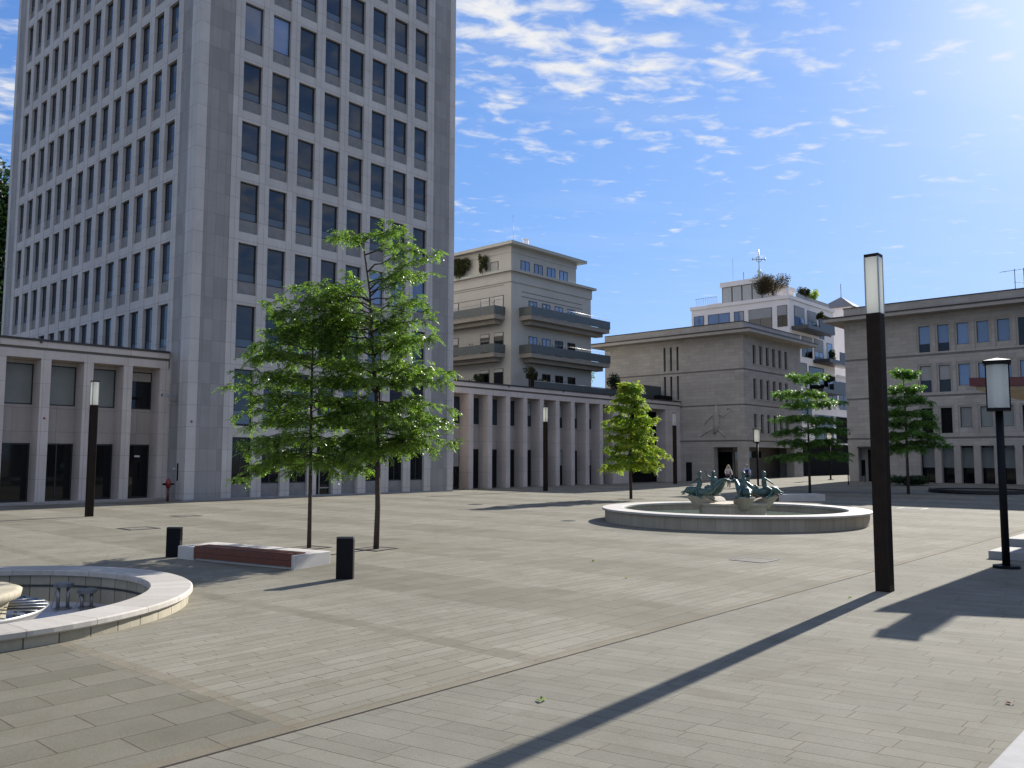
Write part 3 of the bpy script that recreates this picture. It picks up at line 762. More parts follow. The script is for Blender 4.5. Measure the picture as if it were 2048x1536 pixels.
    cp = MB(); cp.box(X0-.06, X0+.36, Y0, Y1+.06, 16.84, 16.92); cp.box(X0+.36, X1, Y1-.36, Y1+.06, 16.84, 16.92); cp.build('coping', 'roof_edge', T)
    ev = MB(); ev.box(X0-1.45, X1+1, Y0, Y1+1.45, 15.50, 15.80); ev.build('eave', 'traver_plain', T)
    e2 = MB(); e2.box(X0-1.5, X1+1, Y0, Y1+1.5, 15.80, 15.93); e2.build('eave_edge', 'roof_edge', T)
    at = MB(); at.tube([(86, 16.8, 16.5), (86, 16.8, 19.6)], .03, 5); at.tube([(86, 16.0, 19.5), (86, 18.0, 19.45)], .02, 5); at.tube([(86, 16.9, 18.4), (86, 15.9, 18.2)], .02, 5); at.tube([(85.7, 17.6, 19.45), (86.3, 17.6, 19.45)], .015, 5)
    at.build('roof_aerial', 'black', T)
build_right()

# ---------------------------------------------------------------- apartment building behind the colonnade
def build_apartment():
    X0, X1, Y0, Y1 = 58.4, 70.9, 53.0, 72.0
    T = thing('cream_apartment_building', 'cream apartment block with stepped back top floor and dark wrap around balconies', 'building', (X0, Y0, 0))
    FX, FY = ('x', X0), ('y', Y0)
    w = MB()
    w.box(X0, X1, Y0, Y1, 4, 19.16); w.box(X0-.10, X1+.10, Y0-.10, Y1, 19.16, 20.12)
    w.box(X0, 68.4, Y0, Y1, 20.3, 22.6); w.box(X0-.06, 68.46, Y0-.06, Y1, 22.0, 22.6)
    w.build('wall', 'render', T)
    e = MB(); e.box(X0-.45, X1+.45, Y0-.45, Y1, 20.12, 20.30); e.build('cornice', 'render', T); e = MB(); e.box(X0-.75, 69.3, Y0-.75, Y1, 22.6, 22.82); e.build('roof_slab', 'render', T)
    c = MB(); c.box(X0-.48, X1+.48, Y0-.48, Y1, 20.301, 20.34); c.box(X0-.78, 69.33, Y0-.78, Y1, 22.821, 22.88); c.build('flashing', 'copper', T)
    tr = MB()
    for z in (18.40, 17.93): tr.fb(FY, 59.9, 69.4, -.03, -.005, z-.03, z+.03)
    for z in (18.95, 17.96): tr.fb(FX, 53.9, 62, -.03, -.005, z-.02, z+.02)
    tr.build('moulding', 'traver_groove', T)
    wm = {}
    def win(F, a, wd, z0, z1, **kw):
        return put_window(T, window_mesh(wd, z1-z0, .05, **kw), F, a, -.05, z0)
    for k in range(4):
        o = win(FY, 59.75+1.97*k, 1.27, 20.38, 21.42, mull=True, glass_m='glass_sky', frame_m='frame')
    for r, (z0, z1) in enumerate([(15.6, 17.66), (12.0, 14.2), (8.9, 10.7)]):
        for k in range(4):
            win(FY, 60.92+2.0*k, 1.24, z0, z1, mull=True, glass_m='glass_sky' if (r == 0 or (r == 1 and k < 2)) else 'glass_dark')
    for r, (z0, z1) in enumerate([(15.6, 17.95), (12.0, 14.42), (8.6, 10.95)]):
        for (a, b2, s) in [(53.96, 55.18, .12), (55.80, 57.0, .12), (60.06, 61.3, .25)]:
            win(FX, b2, b2-a, z0, z1, glass_m=('curtain' if (r == 0) else 'glass_dark'), shutter=s, shutter_m='curtain')
    win(FX, 55.75, 1.1, 20.35, 21.36, glass_m='blind')
    for z in (17.0, 13.6, 10.1):
        for y in (58.15, 58.5): v = MB(); v.ellipsoid((X0-.01, y, z), (.03, .07, .07), 5); v.build('vent_cap', 'void', T)
        for x in (62.55, 64.55, 66.55): v = MB(); v.ellipsoid((x, Y0-.01, z), (.07, .03, .07), 5); v.build('vent_cap', 'void', T)
    # balconies: slab with a stepped soffit and a solid dark railing
    def balcony(z, lab=None):
        sl_ = MB()
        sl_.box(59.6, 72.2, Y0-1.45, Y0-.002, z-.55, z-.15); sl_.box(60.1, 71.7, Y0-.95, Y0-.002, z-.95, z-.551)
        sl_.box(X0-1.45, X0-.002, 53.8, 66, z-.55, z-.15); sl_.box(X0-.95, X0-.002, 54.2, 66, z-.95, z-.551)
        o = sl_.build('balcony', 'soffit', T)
        r = MB(); r.box(59.55, 72.25, Y0-1.52, Y0-1.45, z-.12, z+.68); r.box(59.55, 59.61, Y0-1.45, Y0, z-.12, z+.68); r.box(72.19, 72.25, Y0-1.45, Y0, z-.12, z+.68)
        r.box(X0-1.52, X0-1.45, 53.75, 66, z-.12, z+.68); r.box(X0-1.45, X0, 53.75, 53.81, z-.12, z+.68)
        q = r.build('railing', 'railing', T); q.parent = o; q.location = (0, 0, 0)
        h = MB(); h.tube([(59.6, Y0-1.48, z+.95), (72.2, Y0-1.48, z+.95)], .02, 5); h.tube([(X0-1.48, 53.8, z+.95), (X0-1.48, 66, z+.95)], .02, 5)
        for i in range(8): h.tube([(59.7+1.78*i, Y0-1.48, z+.6), (59.7+1.78*i, Y0-1.48, z+.95)], .015, 5)
        q = h.build('handrail', 'steel', T); q.parent = o; q.location = (0, 0, 0)
    balcony(16.1); balcony(12.5)
    ch = MB()
    ch.box(62.2, 63.4, 54.5, 55.3, 22.8, 23.65); ch.tube([(62.4, 54.9, 23.6), (62.4, 54.9, 24.3)], .12, 8); ch.tube([(62.9, 54.9, 23.6), (62.9, 54.9, 24.35)], .12, 8)
    ch.box(62.2, 62.6, 54.75, 55.05, 24.3, 24.36); ch.box(62.7, 63.1, 54.75, 55.05, 24.35, 24.41); ch.box(64.2, 65.2, 54.2, 55.2, 22.8, 23.5)
    ch.build('chimney', 'white_render', T)
    an = MB(); an.tube([(62.0, 56, 22.8), (62.0, 56, 27.0)], .02, 5); an.build('roof_aerial', 'steel', T)
build_apartment()

# ---------------------------------------------------------------- white modern building
def build_white():
    X0, Y0 = 100.0, 44.2
    T = thing('white_terraced_building', 'white modern apartment house with dark hanging balconies and a glazed roof pavilion', 'building', (X0, Y0, 0))
    FX, FY = ('x', X0), ('y', Y0)
    w = MB()
    w.box(X0, 114.2, Y0, 57.85, 12.0, 22.35); w.box(X0, 130, Y0, 57.85, 4.4, 13.6)
    w.box(X0+1.3, 113, Y0+1.4, 56, 22.6, 23.2)
    w.build('wall', 'white_render', T)
    e = MB(); e.box(X0-.15, 114.35, Y0-.15, 58.0, 22.35, 22.80); e.build('cornice', 'white_render', T); e = MB(); e.box(114.36, 130.2, Y0-.15, 58, 13.6, 13.9); e.build('terrace_slab', 'white_render', T)
    und = MB(); und.box(X0+.5, 130, Y0+.6, 57, 0, 4.4); und.build('undercroft', 'void', T)
    # pavilion
    pv = MB(); pv.box(X0+.8, 111, 48.0, 54.0, 25.1, 25.75); pv.box(X0+1.0, 110.8, 48.2, 53.8, 22.8, 25.1); pv.build('roof_pavilion', 'white_render', T)
    for k in range(4):
        put_window(T, window_mesh(1.40, 2.25, .06, glass_m='curtain'), ('x', X0+1.0), 53.75-1.42*k, -.05, 22.85)
    # windows of the left face
    for (a, b2, z0, z1, kw) in [(57.49, 55.96, 19.0, 21.5, dict(glass_m='glass_sky', mull=True)), (55.38, 52.2, 19.0, 21.5, dict(glass_m='glass_sky', mull=True)),
                               (51.6, 50.2, 19.0, 21.5, dict(glass_m='glass_sky', mull=True)), (49.56, 46.4, 18.6, 21.5, dict(glass_m='glass', mull=True, shutter=.42, shutter_m='blind')),
                               (45.7, 44.4, 18.9, 21.58, dict(glass_m='glass_dark', mull=True, shutter=.44, shutter_m='blind'))]:
        put_window(T, window_mesh(a-b2, z1-z0, .06, **kw), FX, a, -.05, z0)
    for (a, b2, z0, z1, kw) in [(101.5, 104.6, 19.1, 21.7, dict(glass_m='glass_sky', mull=True, shutter=.5, shutter_m='blind')), (105.6, 108.5, 19.1, 21.6, dict(glass_m='glass_dark', mull=True, shutter=.5, shutter_m='blind')),
                               (109.2, 110.8, 18.3, 21.6, dict(glass_m='glass_dark')), (111.45, 113.2, 18.9, 21.6, dict(glass_m='glass_dark', shutter=.5, shutter_m='blind')),
                               (103.6, 106.8, 15.4, 18.1, dict(glass_m='glass_dark', mull=True, shutter=.45, shutter_m='blind')), (107.5, 110.4, 15.4, 18.1, dict(glass_m='glass_sky', mull=True, shutter=.6, shutter_m='blind')),
                               (111.6, 113.4, 15.6, 18.0, dict(glass_m='glass_sky')), (102.6, 104.9, 11.6, 14.6, dict(glass_m='shutter')), (105.6, 110.3, 11.2, 14.4, dict(glass_m='glass_dark')),
                               (111.6, 114.6, 9.6, 13.0, dict(glass_m='glass_sky', low=1.5, low_m='glass_dark', mull=True)), (115.4, 118.6, 9.2, 13.0, dict(glass_m='glass_dark', mull=True)), (119.4, 122.6, 9.2, 13.0, dict(glass_m='glass_dark', mull=True)),
                               (102.6, 106, 7.2, 10.2, dict(glass_m='glass_dark', mull=True)), (107, 113, 5.0, 8.2, dict(glass_m='glass_dark', mull=True)), (114, 122, 4.6, 8.2, dict(glass_m='void', mull=True))]:
        put_window(T, window_mesh(b2-a, z1-z0, .06, **kw), FY, a, -.05, z0)
    for (x0, x1, z) in [(100.6, 109.0, 18.95), (107.0, 116.5, 15.3), (104.6, 112.0, 11.3)]:
        s = MB(); s.box(x0, x1, Y0-2.2, Y0-.06, z-.45, z); o = s.build('balcony', 'dkgrey', T)
        r = MB(); r.box(x0+3.5, x1-.03, Y0-2.18, Y0-2.12, z, z+1.15); r.box(x1-.09, x1-.03, Y0-2.12, Y0-.06, z, z+1.15)
        q = r.build('railing', 'dkgrey', T); q.parent = o; q.location = (0, 0, 0)
    rl = MB()
    for i in range(12): rl.tube([(X0+.3, 54.2+.28*i, 22.8), (X0+.3, 54.2+.28*i, 23.9)], .02, 4)
    rl.tube([(X0+.3, 54.2, 23.9), (X0+.3, 57.4, 23.9)], .025, 4); rl.build('roof_railing', 'steel', T)
    pr = MB(); pr.box(103, 113.6, Y0+.3, Y0+.36, 22.8, 23.5); pr.build('terrace_parapet', 'blind', T)
    ch = MB(); ch.box(104.5, 105.3, 46.5, 47.3, 22.8, 24.9); ch.box(102.8, 103.6, 47, 47.6, 22.8, 24.2); ch.build('chimney', 'white_render', T)
    a = MB(); a.tube([(X0+1.5, 52.4, 25.7), (X0+1.5, 52.4, 29)], .02, 4); a.tube([(X0+1.5, 50.9, 25.7), (X0+1.5, 50.9, 26.9)], .05, 4); a.build('roof_aerial', 'steel', T)
build_white()
def build_back_house():
    T = thing('pale_rear_house', 'narrow pale house wall with one tall window in the gap beside the cream apartments', 'building', (104, 72, 0))
    b = MB(); b.box(104, 112, 66, 75, 4, 17.6); b.build('wall', 'white_render', T)
    put_window(T, window_mesh(1.6, 3.6, .08, glass_m='glass_sky', mull=True), ('x', 104), 74.4-.2, -.04, 12.0)
    put_window(T, window_mesh(1.6, 1.4, .08, glass_m='blind'), ('x', 104), 74.2, -.04, 8.6)
build_back_house()
# church turret with a cross, and a little pyramid roof, far behind
T = thing('church_turret_cross', 'ornate cross on a small dome, rising behind the roof garden of the white building', 'church cross', (129.6, 62.2, 26))
b = MB(); b.lathe([(.9, 26), (.85, 30.2), (.6, 31.4), (.25, 32.3), (.16, 33.0), (.32, 33.25), (.30, 33.5), (.10, 33.7)], 14, 129.6, 62.2, 0, True); b.build('dome', 'copper', T)
b = MB(); b.tube([(129.6, 62.2, 33.6), (129.6, 62.2, 37.1)], .07, 6)
_d = Vector((.67, -.74, 0)); _c = Vector((129.6, 62.2, 35.4))
b.tube([_c-_d*1.15, _c+_d*1.15], .07, 6)
for q in (-1, 1): b.tube([_c+_d*q*.95-Vector((0, 0, .25)), _c+_d*q*1.15, _c+_d*q*.95+Vector((0, 0, .25))], .05, 5)
b.tube([_c+_d*.45*math.cos(a)+Vector((0, 0, .45*math.sin(a))) for a in [i*PI/8 for i in range(17)]], .05, 5)
b.build('cross', 'steel', T)
T = thing('pyramid_roof_house', 'little pointed roof with a finial showing above the stone parapet, behind a dark tree', 'house', (139, 52.4, 0))
b = MB(); b.box(136.5, 141.5, 49.9, 54.9, 10, 27.0); b.build('wall', 'white_render', T)
b = MB(); b.add([(136, 49.4, 27), (142, 49.4, 27), (142, 55.4, 27), (136, 55.4, 27), (139, 52.4, 29.2)], [(0, 1, 4), (1, 2, 4), (2, 3, 4), (3, 0, 4), (3, 2, 1, 0)]); b.build('roof', 'roofgrey', T)
b = MB(); b.tube([(139, 52.4, 29.1), (139, 52.4, 31.4)], .06, 5); b.build('finial', 'steel', T)

# ---------------------------------------------------------------- canopy building at the right edge
def build_canopy():
    T = thing('canopy_building', 'flat timber lined canopy with a dark red edge at the right border of the photo', 'canopy', (30, 0, 0))
    pts = [(23.55, 5.72), (24.55, 3.75), (27.2, -1.5), (28, -7), (48, -7), (48, 5.72)]
    c = MB(); c.prism(pts, 4.34, 4.55); c.build('roof_slab', 'darkred', T)
    b = MB(); b.prism([(x+.12*(1 if x < 30 else -1), y-.12*(1 if y > 0 else -1)) for x, y in pts], 4.24, 4.335); b.build('soffit', 'canopy_wood', T)
    b = MB(); b.box(33, 47.5, -6.8, 2.2, 0, 4.238); b.build('wall', 'wing_wall', T)
    b = MB(); b.box(30.0, 30.5, 5.02, 5.62, 4.551, 8.45); b.build('roof_chimney', 'brown', T)
    for x in (31, 38, 45):
        q = MB(); q.tube([(x, 4.2, 0), (x, 4.2, 4.24)], .12, 10); q.build('post', 'brown', T)
build_canopy()
b = MB(); b.box(24.2, 26.0, 1.0, 5.62, -.02, .19); tag(b.build('entrance_step', 'step', bevel=.01), kind='structure')
b = MB(); b.box(26.0, 33.0, 1.0, 5.60, -.02, .38); tag(b.build('upper_entrance_step', 'step', bevel=.01), kind='structure')

# ---------------------------------------------------------------- light columns and lanterns
def light_column(name, label, x, y, h=6.5, w=.27, rz=0.0, first=None, group='square light columns'):
    if first is None:
        T = thing(name, label, 'lamp post', (x, y, gz(x, y)), rz, group, local=True)
        a = w/2
        p = MB(); p.box(-a, a, -a, a, -.05, 5.33); p.build('post', 'brown', T, bevel=.012)
        g = MB()
        for q in (-.075, -.025, .025, .075):
            g.box(q-.012, q+.012, -a-.006, -a+.001, .12, 5.30); g.box(-a-.006, -a+.001, q-.012, q+.012, .12, 5.30)
            g.box(q-.012, q+.012, a-.001, a+.006, .12, 5.30); g.box(a-.001, a+.006, q-.012, q+.012, .12, 5.30)
        tag(g.build('ribs', 'brown', T), kind='stuff')
        l = MB(); l.box(-a*.94, a*.94, -a*.94, a*.94, 5.33, 6.44); l.build('lamp', 'lamp_white', T)
        e = MB()
        for sx in (-1, 1):
            for sy in (-1, 1): e.box(sx*a*.93-.012, sx*a*.93+.012, sy*a*.93-.012, sy*a*.93+.012, 5.331, 6.44)
        e.build('edge_trim', 'steel', T)
        c = MB(); c.box(-a, a, -a, a, 6.44, 6.50); c.build('cap', 'brown', T)
        return T
    T = copy_tree(first); T.location = (x, y, gz(x, y)); T['label'] = label; T.rotation_euler = (0, 0, rz)
    if h != 6.5: T.scale = (1, 1, h/6.5)
    return T
col0 = light_column('light_column', 'large brown square light column in the right foreground with a long shadow', 16.889, 5.713)
light_column('', 'brown square light column in front of the left pillared wing', 14.758, 37.421, 5.75, first=col0)
light_column('', 'brown square light column near the middle of the colonnade', 49.951, 41.739, 6.45, first=col0)
light_column('', 'farthest brown square light column, at the right end of the colonnade', 66.5, 40.4, 6.4, first=col0)
def lantern(x, y, label, first=None):
    if first: 
        T = copy_tree(first); T.location = (x, y, gz(x, y)); T['label'] = label; return T
    T = thing('lantern_post', label, 'lantern', (x, y, gz(x, y)), R(12), 'glass lantern posts', local=True)
    b = MB(); b.prism([(.30*math.cos(i*PI/4+.39), .30*math.sin(i*PI/4+.39)) for i in range(8)], 0, .06); b.build('base_plate', 'black', T)
    b = MB(); b.tube([(0, 0, .05), (0, 0, 3.66)], .085, 14); b.build('pole', 'black', T)
    b = MB(); b.box(-.25, .25, -.25, .25, 3.62, 3.69); b.box(-.29, .29, -.29, .29, 4.72, 4.80)
    b.add([(-.29, -.29, 4.80), (.29, -.29, 4.80), (.29, .29, 4.80), (-.29, .29, 4.80), (0, 0, 4.88)], [(0, 1, 4), (1, 2, 4), (2, 3, 4), (3, 0, 4)])
    for sx in (-1, 1):
        for sy in (-1, 1): b.box(sx*.235-.014, sx*.235+.014, sy*.235-.014, sy*.235+.014, 3.69, 4.72)
    b.build('lantern_frame', 'black', T)
    b = MB(); b.prism([(.225*math.cos(i*PI/8), .225*math.sin(i*PI/8)) for i in range(16)], 3.70, 4.71); b.build('lamp_glass', 'lamp_white', T)
    return T
lan0 = lantern(22.349, 4.827, 'black post with a square glass lantern by the steps at the right edge')
lantern(66.6, 32.5, 'distant glass lantern post in front of the corner portico', lan0)
lantern(84.1, 33.3, 'farthest glass lantern post in the side street, half hidden by a tree', lan0)

# ---------------------------------------------------------------- bollards, hydrant, covers
def bollard(x, y, h, label, first=None):
    if first:
        T = copy_tree(first); T.location = (x, y, gz(x, y)); T['label'] = label; T.scale = (1, 1, h/.88); return T
    T = thing('square_bollard', label, 'bollard', (x, y, gz(x, y)), R(-48), 'black square bollards by the bench', local=True)
    b = MB(); b.box(-.18, .18, -.09, .09, -.05, .84); b.build('body', 'black', T, bevel=.012)
    b = MB(); b.box(-.182, .182, -.092, .092, .843, .88); b.build('cap', 'dkgrey', T, bevel=.008)
    return T
bo = bollard(11.12, 14.82, .88, 'black square bollard in front of the right end of the bench')
bollard(10.55, 21.30, .76, 'black square bollard behind the left end of the bench', bo)
def post(x, y, label, first=None):
    if first: 
        T = copy_tree(first); T.location = (x, y, gz(x, y)); T['label'] = label; return T
    T = thing('thin_bollard', label, 'bollard', (x, y, gz(x, y)), 0, 'thin black bollards at the street mouth', local=True)
    b = MB(); b.tube([(0, 0, 0), (0, 0, .82)], .045, 8); b.build('pole', 'black', T)
    b = MB(); b.ellipsoid((0, 0, .84), (.07, .07, .07), 6); b.build('knob', 'black', T)
    return T
p0 = post(71.86, 26.97, 'nearer thin black bollard with a knob, at the shade line of the side street')
post(79.5, 28.3, 'thin black bollard, the farther one beside the stone pillar at the street mouth', p0)
def hydrant():
    T = thing('fire_hydrant', 'red standing fire hydrant beside the tower corner', 'hydrant', (22.75, 46.9, 0))
    b = MB(); b.tube([(22.75, 46.9, -.05), (22.75, 46.9, .80)], .07, 10); b.build('barrel', 'darkred', T)
    b = MB(); b.tube([(22.75, 46.9, .80), (22.75, 46.9, 1.15), (22.75, 46.9, 1.3)], [.14, .13, .04], 10); b.build('cap', 'red', T)
    b = MB(); b.tube([(22.75, 46.9, .98), (22.45, 46.95, .98)], .06, 8); b.tube([(22.75, 46.9, .98), (23.0, 46.7, .98)], .05, 8); b.build('nozzle', 'black', T)
hydrant()
def square_cover(x, y, s, label, first=None, rz=0.0):
    if first:
        T = copy_tree(first); T.location = (x, y, gz(x, y)+.004); T['label'] = label; T.scale = (s/.9, s/.9, 1); T.rotation_euler = (0, 0, rz); return T
    T = thing('square_drain_cover', label, 'drain cover', (x, y, gz(x, y)+.004), rz, 'square drain covers in the paving', local=True)
    a = s/2
    b = MB()
    for q in ((-a, a, -a, -a+.10), (-a, a, a-.10, a), (-a, -a+.10, -a+.10, a-.10), (a-.10, a, -a+.10, a-.10)): b.box(*q, -.03, .006)
    b.build('frame', 'grate', T)
    b = MB(); b.box(-a+.10, a-.10, -a+.10, a-.10, -.03, .002); b.build('paving_lid', 'lid', T)
    return T
sc0 = square_cover(19.78, 9.805, .9, 'square framed drain cover in the open paving left of the big light column')
square_cover(17.72, 34.81, 1.0, 'square framed drain cover in front of the tower corner', sc0)
square_cover(13.5, 29.9, 1.1, 'square framed drain cover behind the left bollard', sc0)
square_cover(45.7, 13.97, 1.3, 'square framed drain cover in the sun right of the dolphin fountain', sc0)
def round_cover(x, y, r, label):
    b = MB(); b.lathe([(0.001, .006), (r*.7, .006), (r*.72, .002), (r*.85, .002), (r*.86, .006), (r, .006), (r, -.02)], 24); o = b.build('manhole_cover', 'grate', loc=(x, y, gz(x, y)+.003))
    tag(o, label, 'manhole cover', 'round manhole covers')
round_cover(32.78, 32.34, .42, 'round manhole cover on the lit paving in front of the colonnade')
round_cover(32.0, 29.79, .36, 'round manhole cover at the tip of the yellow tree shadow')
round_cover(26.9, 21.3, .30, 'round manhole cover left of the dolphin fountain')

# ---------------------------------------------------------------- benches
def bench():
    p0 = Vector((10.475, 20.942, 0)); p1 = Vector((11.249, 16.908, 0)); p2 = Vector((12.421, 17.075, 0))
    d = (p1-p0); L = d.length; ang = math.atan2(d.y, d.x)          # local +x runs from far end to near end
    T = thing('marble_bench', 'low white marble block bench with a red brown wooden seat along one side', 'bench', (p0.x, p0.y, gz(10.9, 18.9)-.01), ang, local=True)
    wd = (p2-p1).length
    b = MB(); b.box(0, L, 0.05, wd, -.10, .34); b.box(0, .62, 0, .05, -.10, .34); b.box(L-.10, L, 0, .05, -.10, .34); b.build('block', 'marble', T, bevel=.012)
    b = MB()
    for k in range(4): b.box(.62, L-.10, .015+.115*k, .015+.115*k+.106, .345, .372)
    for k in range(2): b.box(.62, L-.10, -.012, .012, .075+.135*k, .075+.135*k+.128)
    b.build('seat', 'wood', T, bevel=.004)
bench()
def bench_far():
    T = thing('far_bench', 'pale stone bench with a dark red wooden end, behind the dolphin fountain in the shade', 'bench', (46.9, 22.6, 0), math.atan2(20.2-22.6, 50.1-46.9), local=True)
    b = MB(); b.box(1.0, 4.0, 0, 1.2, -.02, .40); b.build('block', 'marble', T, bevel=.012)
    b = MB(); b.box(-.1, .998, -.02, 1.2, .02, .46); b.build('seat', 'wood', T, bevel=.01)
bench_far()

# ---------------------------------------------------------------- fountains
M['basin1'] = stone('fountain_slabs', (0.30, 0.27, 0.19), (0.40, 0.36, 0.27), (0.10, 0.075, 0.05), 2.0, 0.46, 0.012, 0.0, -1.0, radial=(F1[0], F1[1], 3.95), streak=0.25)
M['coping1'] = stone('beige_coping', (0.40, 0.37, 0.32), (0.47, 0.44, 0.39), (0.25, 0.21, 0.16), 3.0, 0.92, 0.008, 0.0, -1.5, radial=(F1[0], F1[1], 3.8), streak=0.30)
M['coping2'] = stone('pale_coping', (0.42, 0.39, 0.35), (0.48, 0.45, 0.41), (0.30, 0.27, 0.23), 3.0, 1.1, 0.008, 0.0, -1.5, radial=(F2[0], F2[1], 4.8), streak=0.30)
M['basin2'] = stone('round_basin_slabs', (0.36, 0.305, 0.225), (0.43, 0.37, 0.28), (0.26, 0.215, 0.155), 2.0, 0.62, 0.010, 0.0, -1.0, radial=(F2[0], F2[1], 5.1), streak=0.35)
def fountain_dry():
    zb = -.15
    T = thing('dry_round_fountain', 'drained round stone fountain with a white floor and tiled wall, cut by the left border', 'fountain', (F1[0], F1[1], zb))
    w = MB(); w.lathe([(3.50, -.50), (4.08, -.50), (4.08, .075), (3.50, .075)], 96, *F1, closed=True); w.build('basin_wall', 'basin1', T)
    c = MB(); c.lathe([(3.42, .078), (4.13, .078), (4.15, .10), (4.15, .165), (4.12, .185), (3.44, .185), (3.42, .165)], 96, *F1, closed=True); c.build('coping', 'coping1', T)
    l = MB(); l.lathe([(3.48, -.16), (3.495, -.16), (3.495, -.12), (3.48, -.12)], 72, *F1, closed=True); l.build('water_line', 'dkgrey', T)
    f = MB(); f.disc(3.52, -.46, 64, *F1); f.build('basin_floor', 'pool_white', T)
    px, py = F1
    # central pedestal with a dished top and a polished ribbed ring below it
    p = MB(); p.lathe([(.0, .27), (1.30, .27), (1.40, .23), (1.38, .12), (1.22, .06), (1.18, -.10), (1.15, -.46)], 48, px, py, 0, True); p.build('pedestal', 'basin1', T)
    r = MB(); r.lathe([(1.78, -.06), (1.82, -.06), (1.60, -.28), (1.56, -.28)], 48, px, py, 0, True, closed=True)
    for k in range(30):
        a = 2*PI*k/30; r.tube([(px+1.16*math.cos(a), py+1.16*math.sin(a), -.02), (px+1.79*math.cos(a+.1), py+1.79*math.sin(a+.1), -.06)], .012, 4)
    for k in range(6):
        a = 2*PI*k/6+.3; r.tube([(px+1.55*math.cos(a), py+1.55*math.sin(a), -.46), (px+1.65*math.cos(a), py+1.65*math.sin(a), -.2)], .025, 6)
    r.build('steel_ring', 'steel', T)
    for (x, y, h) in ((6.60, 17.80, .42), (6.95, 17.55, .29)):
        n = MB(); n.tube([(x-.09, y, -.46), (x-.09, y, -.46+h)], .035, 8); n.tube([(x+.09, y, -.46), (x+.09, y, -.46+h)], .035, 8)
        n.lathe([(.0, -.45+h), (.17, -.45+h), (.19, -.38+h), (.0, -.37+h)], 16, x, y); n.lathe([(.0, -.45), (.16, -.45), (.16, -.43), (.0, -.43)], 14, x, y)
        n.tube([(x-.15, y-.05, -.3+h*.5), (x-.25, y-.1, -.40), (x-.2, y-.25, -.45)], .012, 5)
        n.build('water_jet', 'steel', T)
fountain_dry()

def skin_object(name, verts, edges, radii, mat, parent, root=0, sub=2):
    me = bpy.data.meshes.new(name); me.from_pydata(verts, edges, []); me.materials.append(M[mat])
    o = bpy.data.objects.new(name, me); COL.objects.link(o); o.parent = parent
    sm = o.modifiers.new('skin', 'SKIN'); sm.use_smooth_shade = True
    for i, r in enumerate(radii):
        sv = me.skin_vertices[0].data[i]
        sv.radius = (r, r) if not hasattr(r, '__len__') else r
        sv.use_root = (i == root)
    sb = o.modifiers.new('subd', 'SUBSURF'); sb.levels = sub; sb.render_levels = sub
    return o
def chains(*cs):
    """each chain: list of (x,y,z,r); a leading int re-uses that vertex index"""
    vs, es, rs = [], [], []
    for c in cs:
        prev = None
        for q in c:
            if isinstance(q, int): prev = q; continue
            vs.append(q[:3]); rs.append(q[3]); i = len(vs)-1
            if prev is not None: es.append((prev, i))
            prev = i
    return vs, es, rs

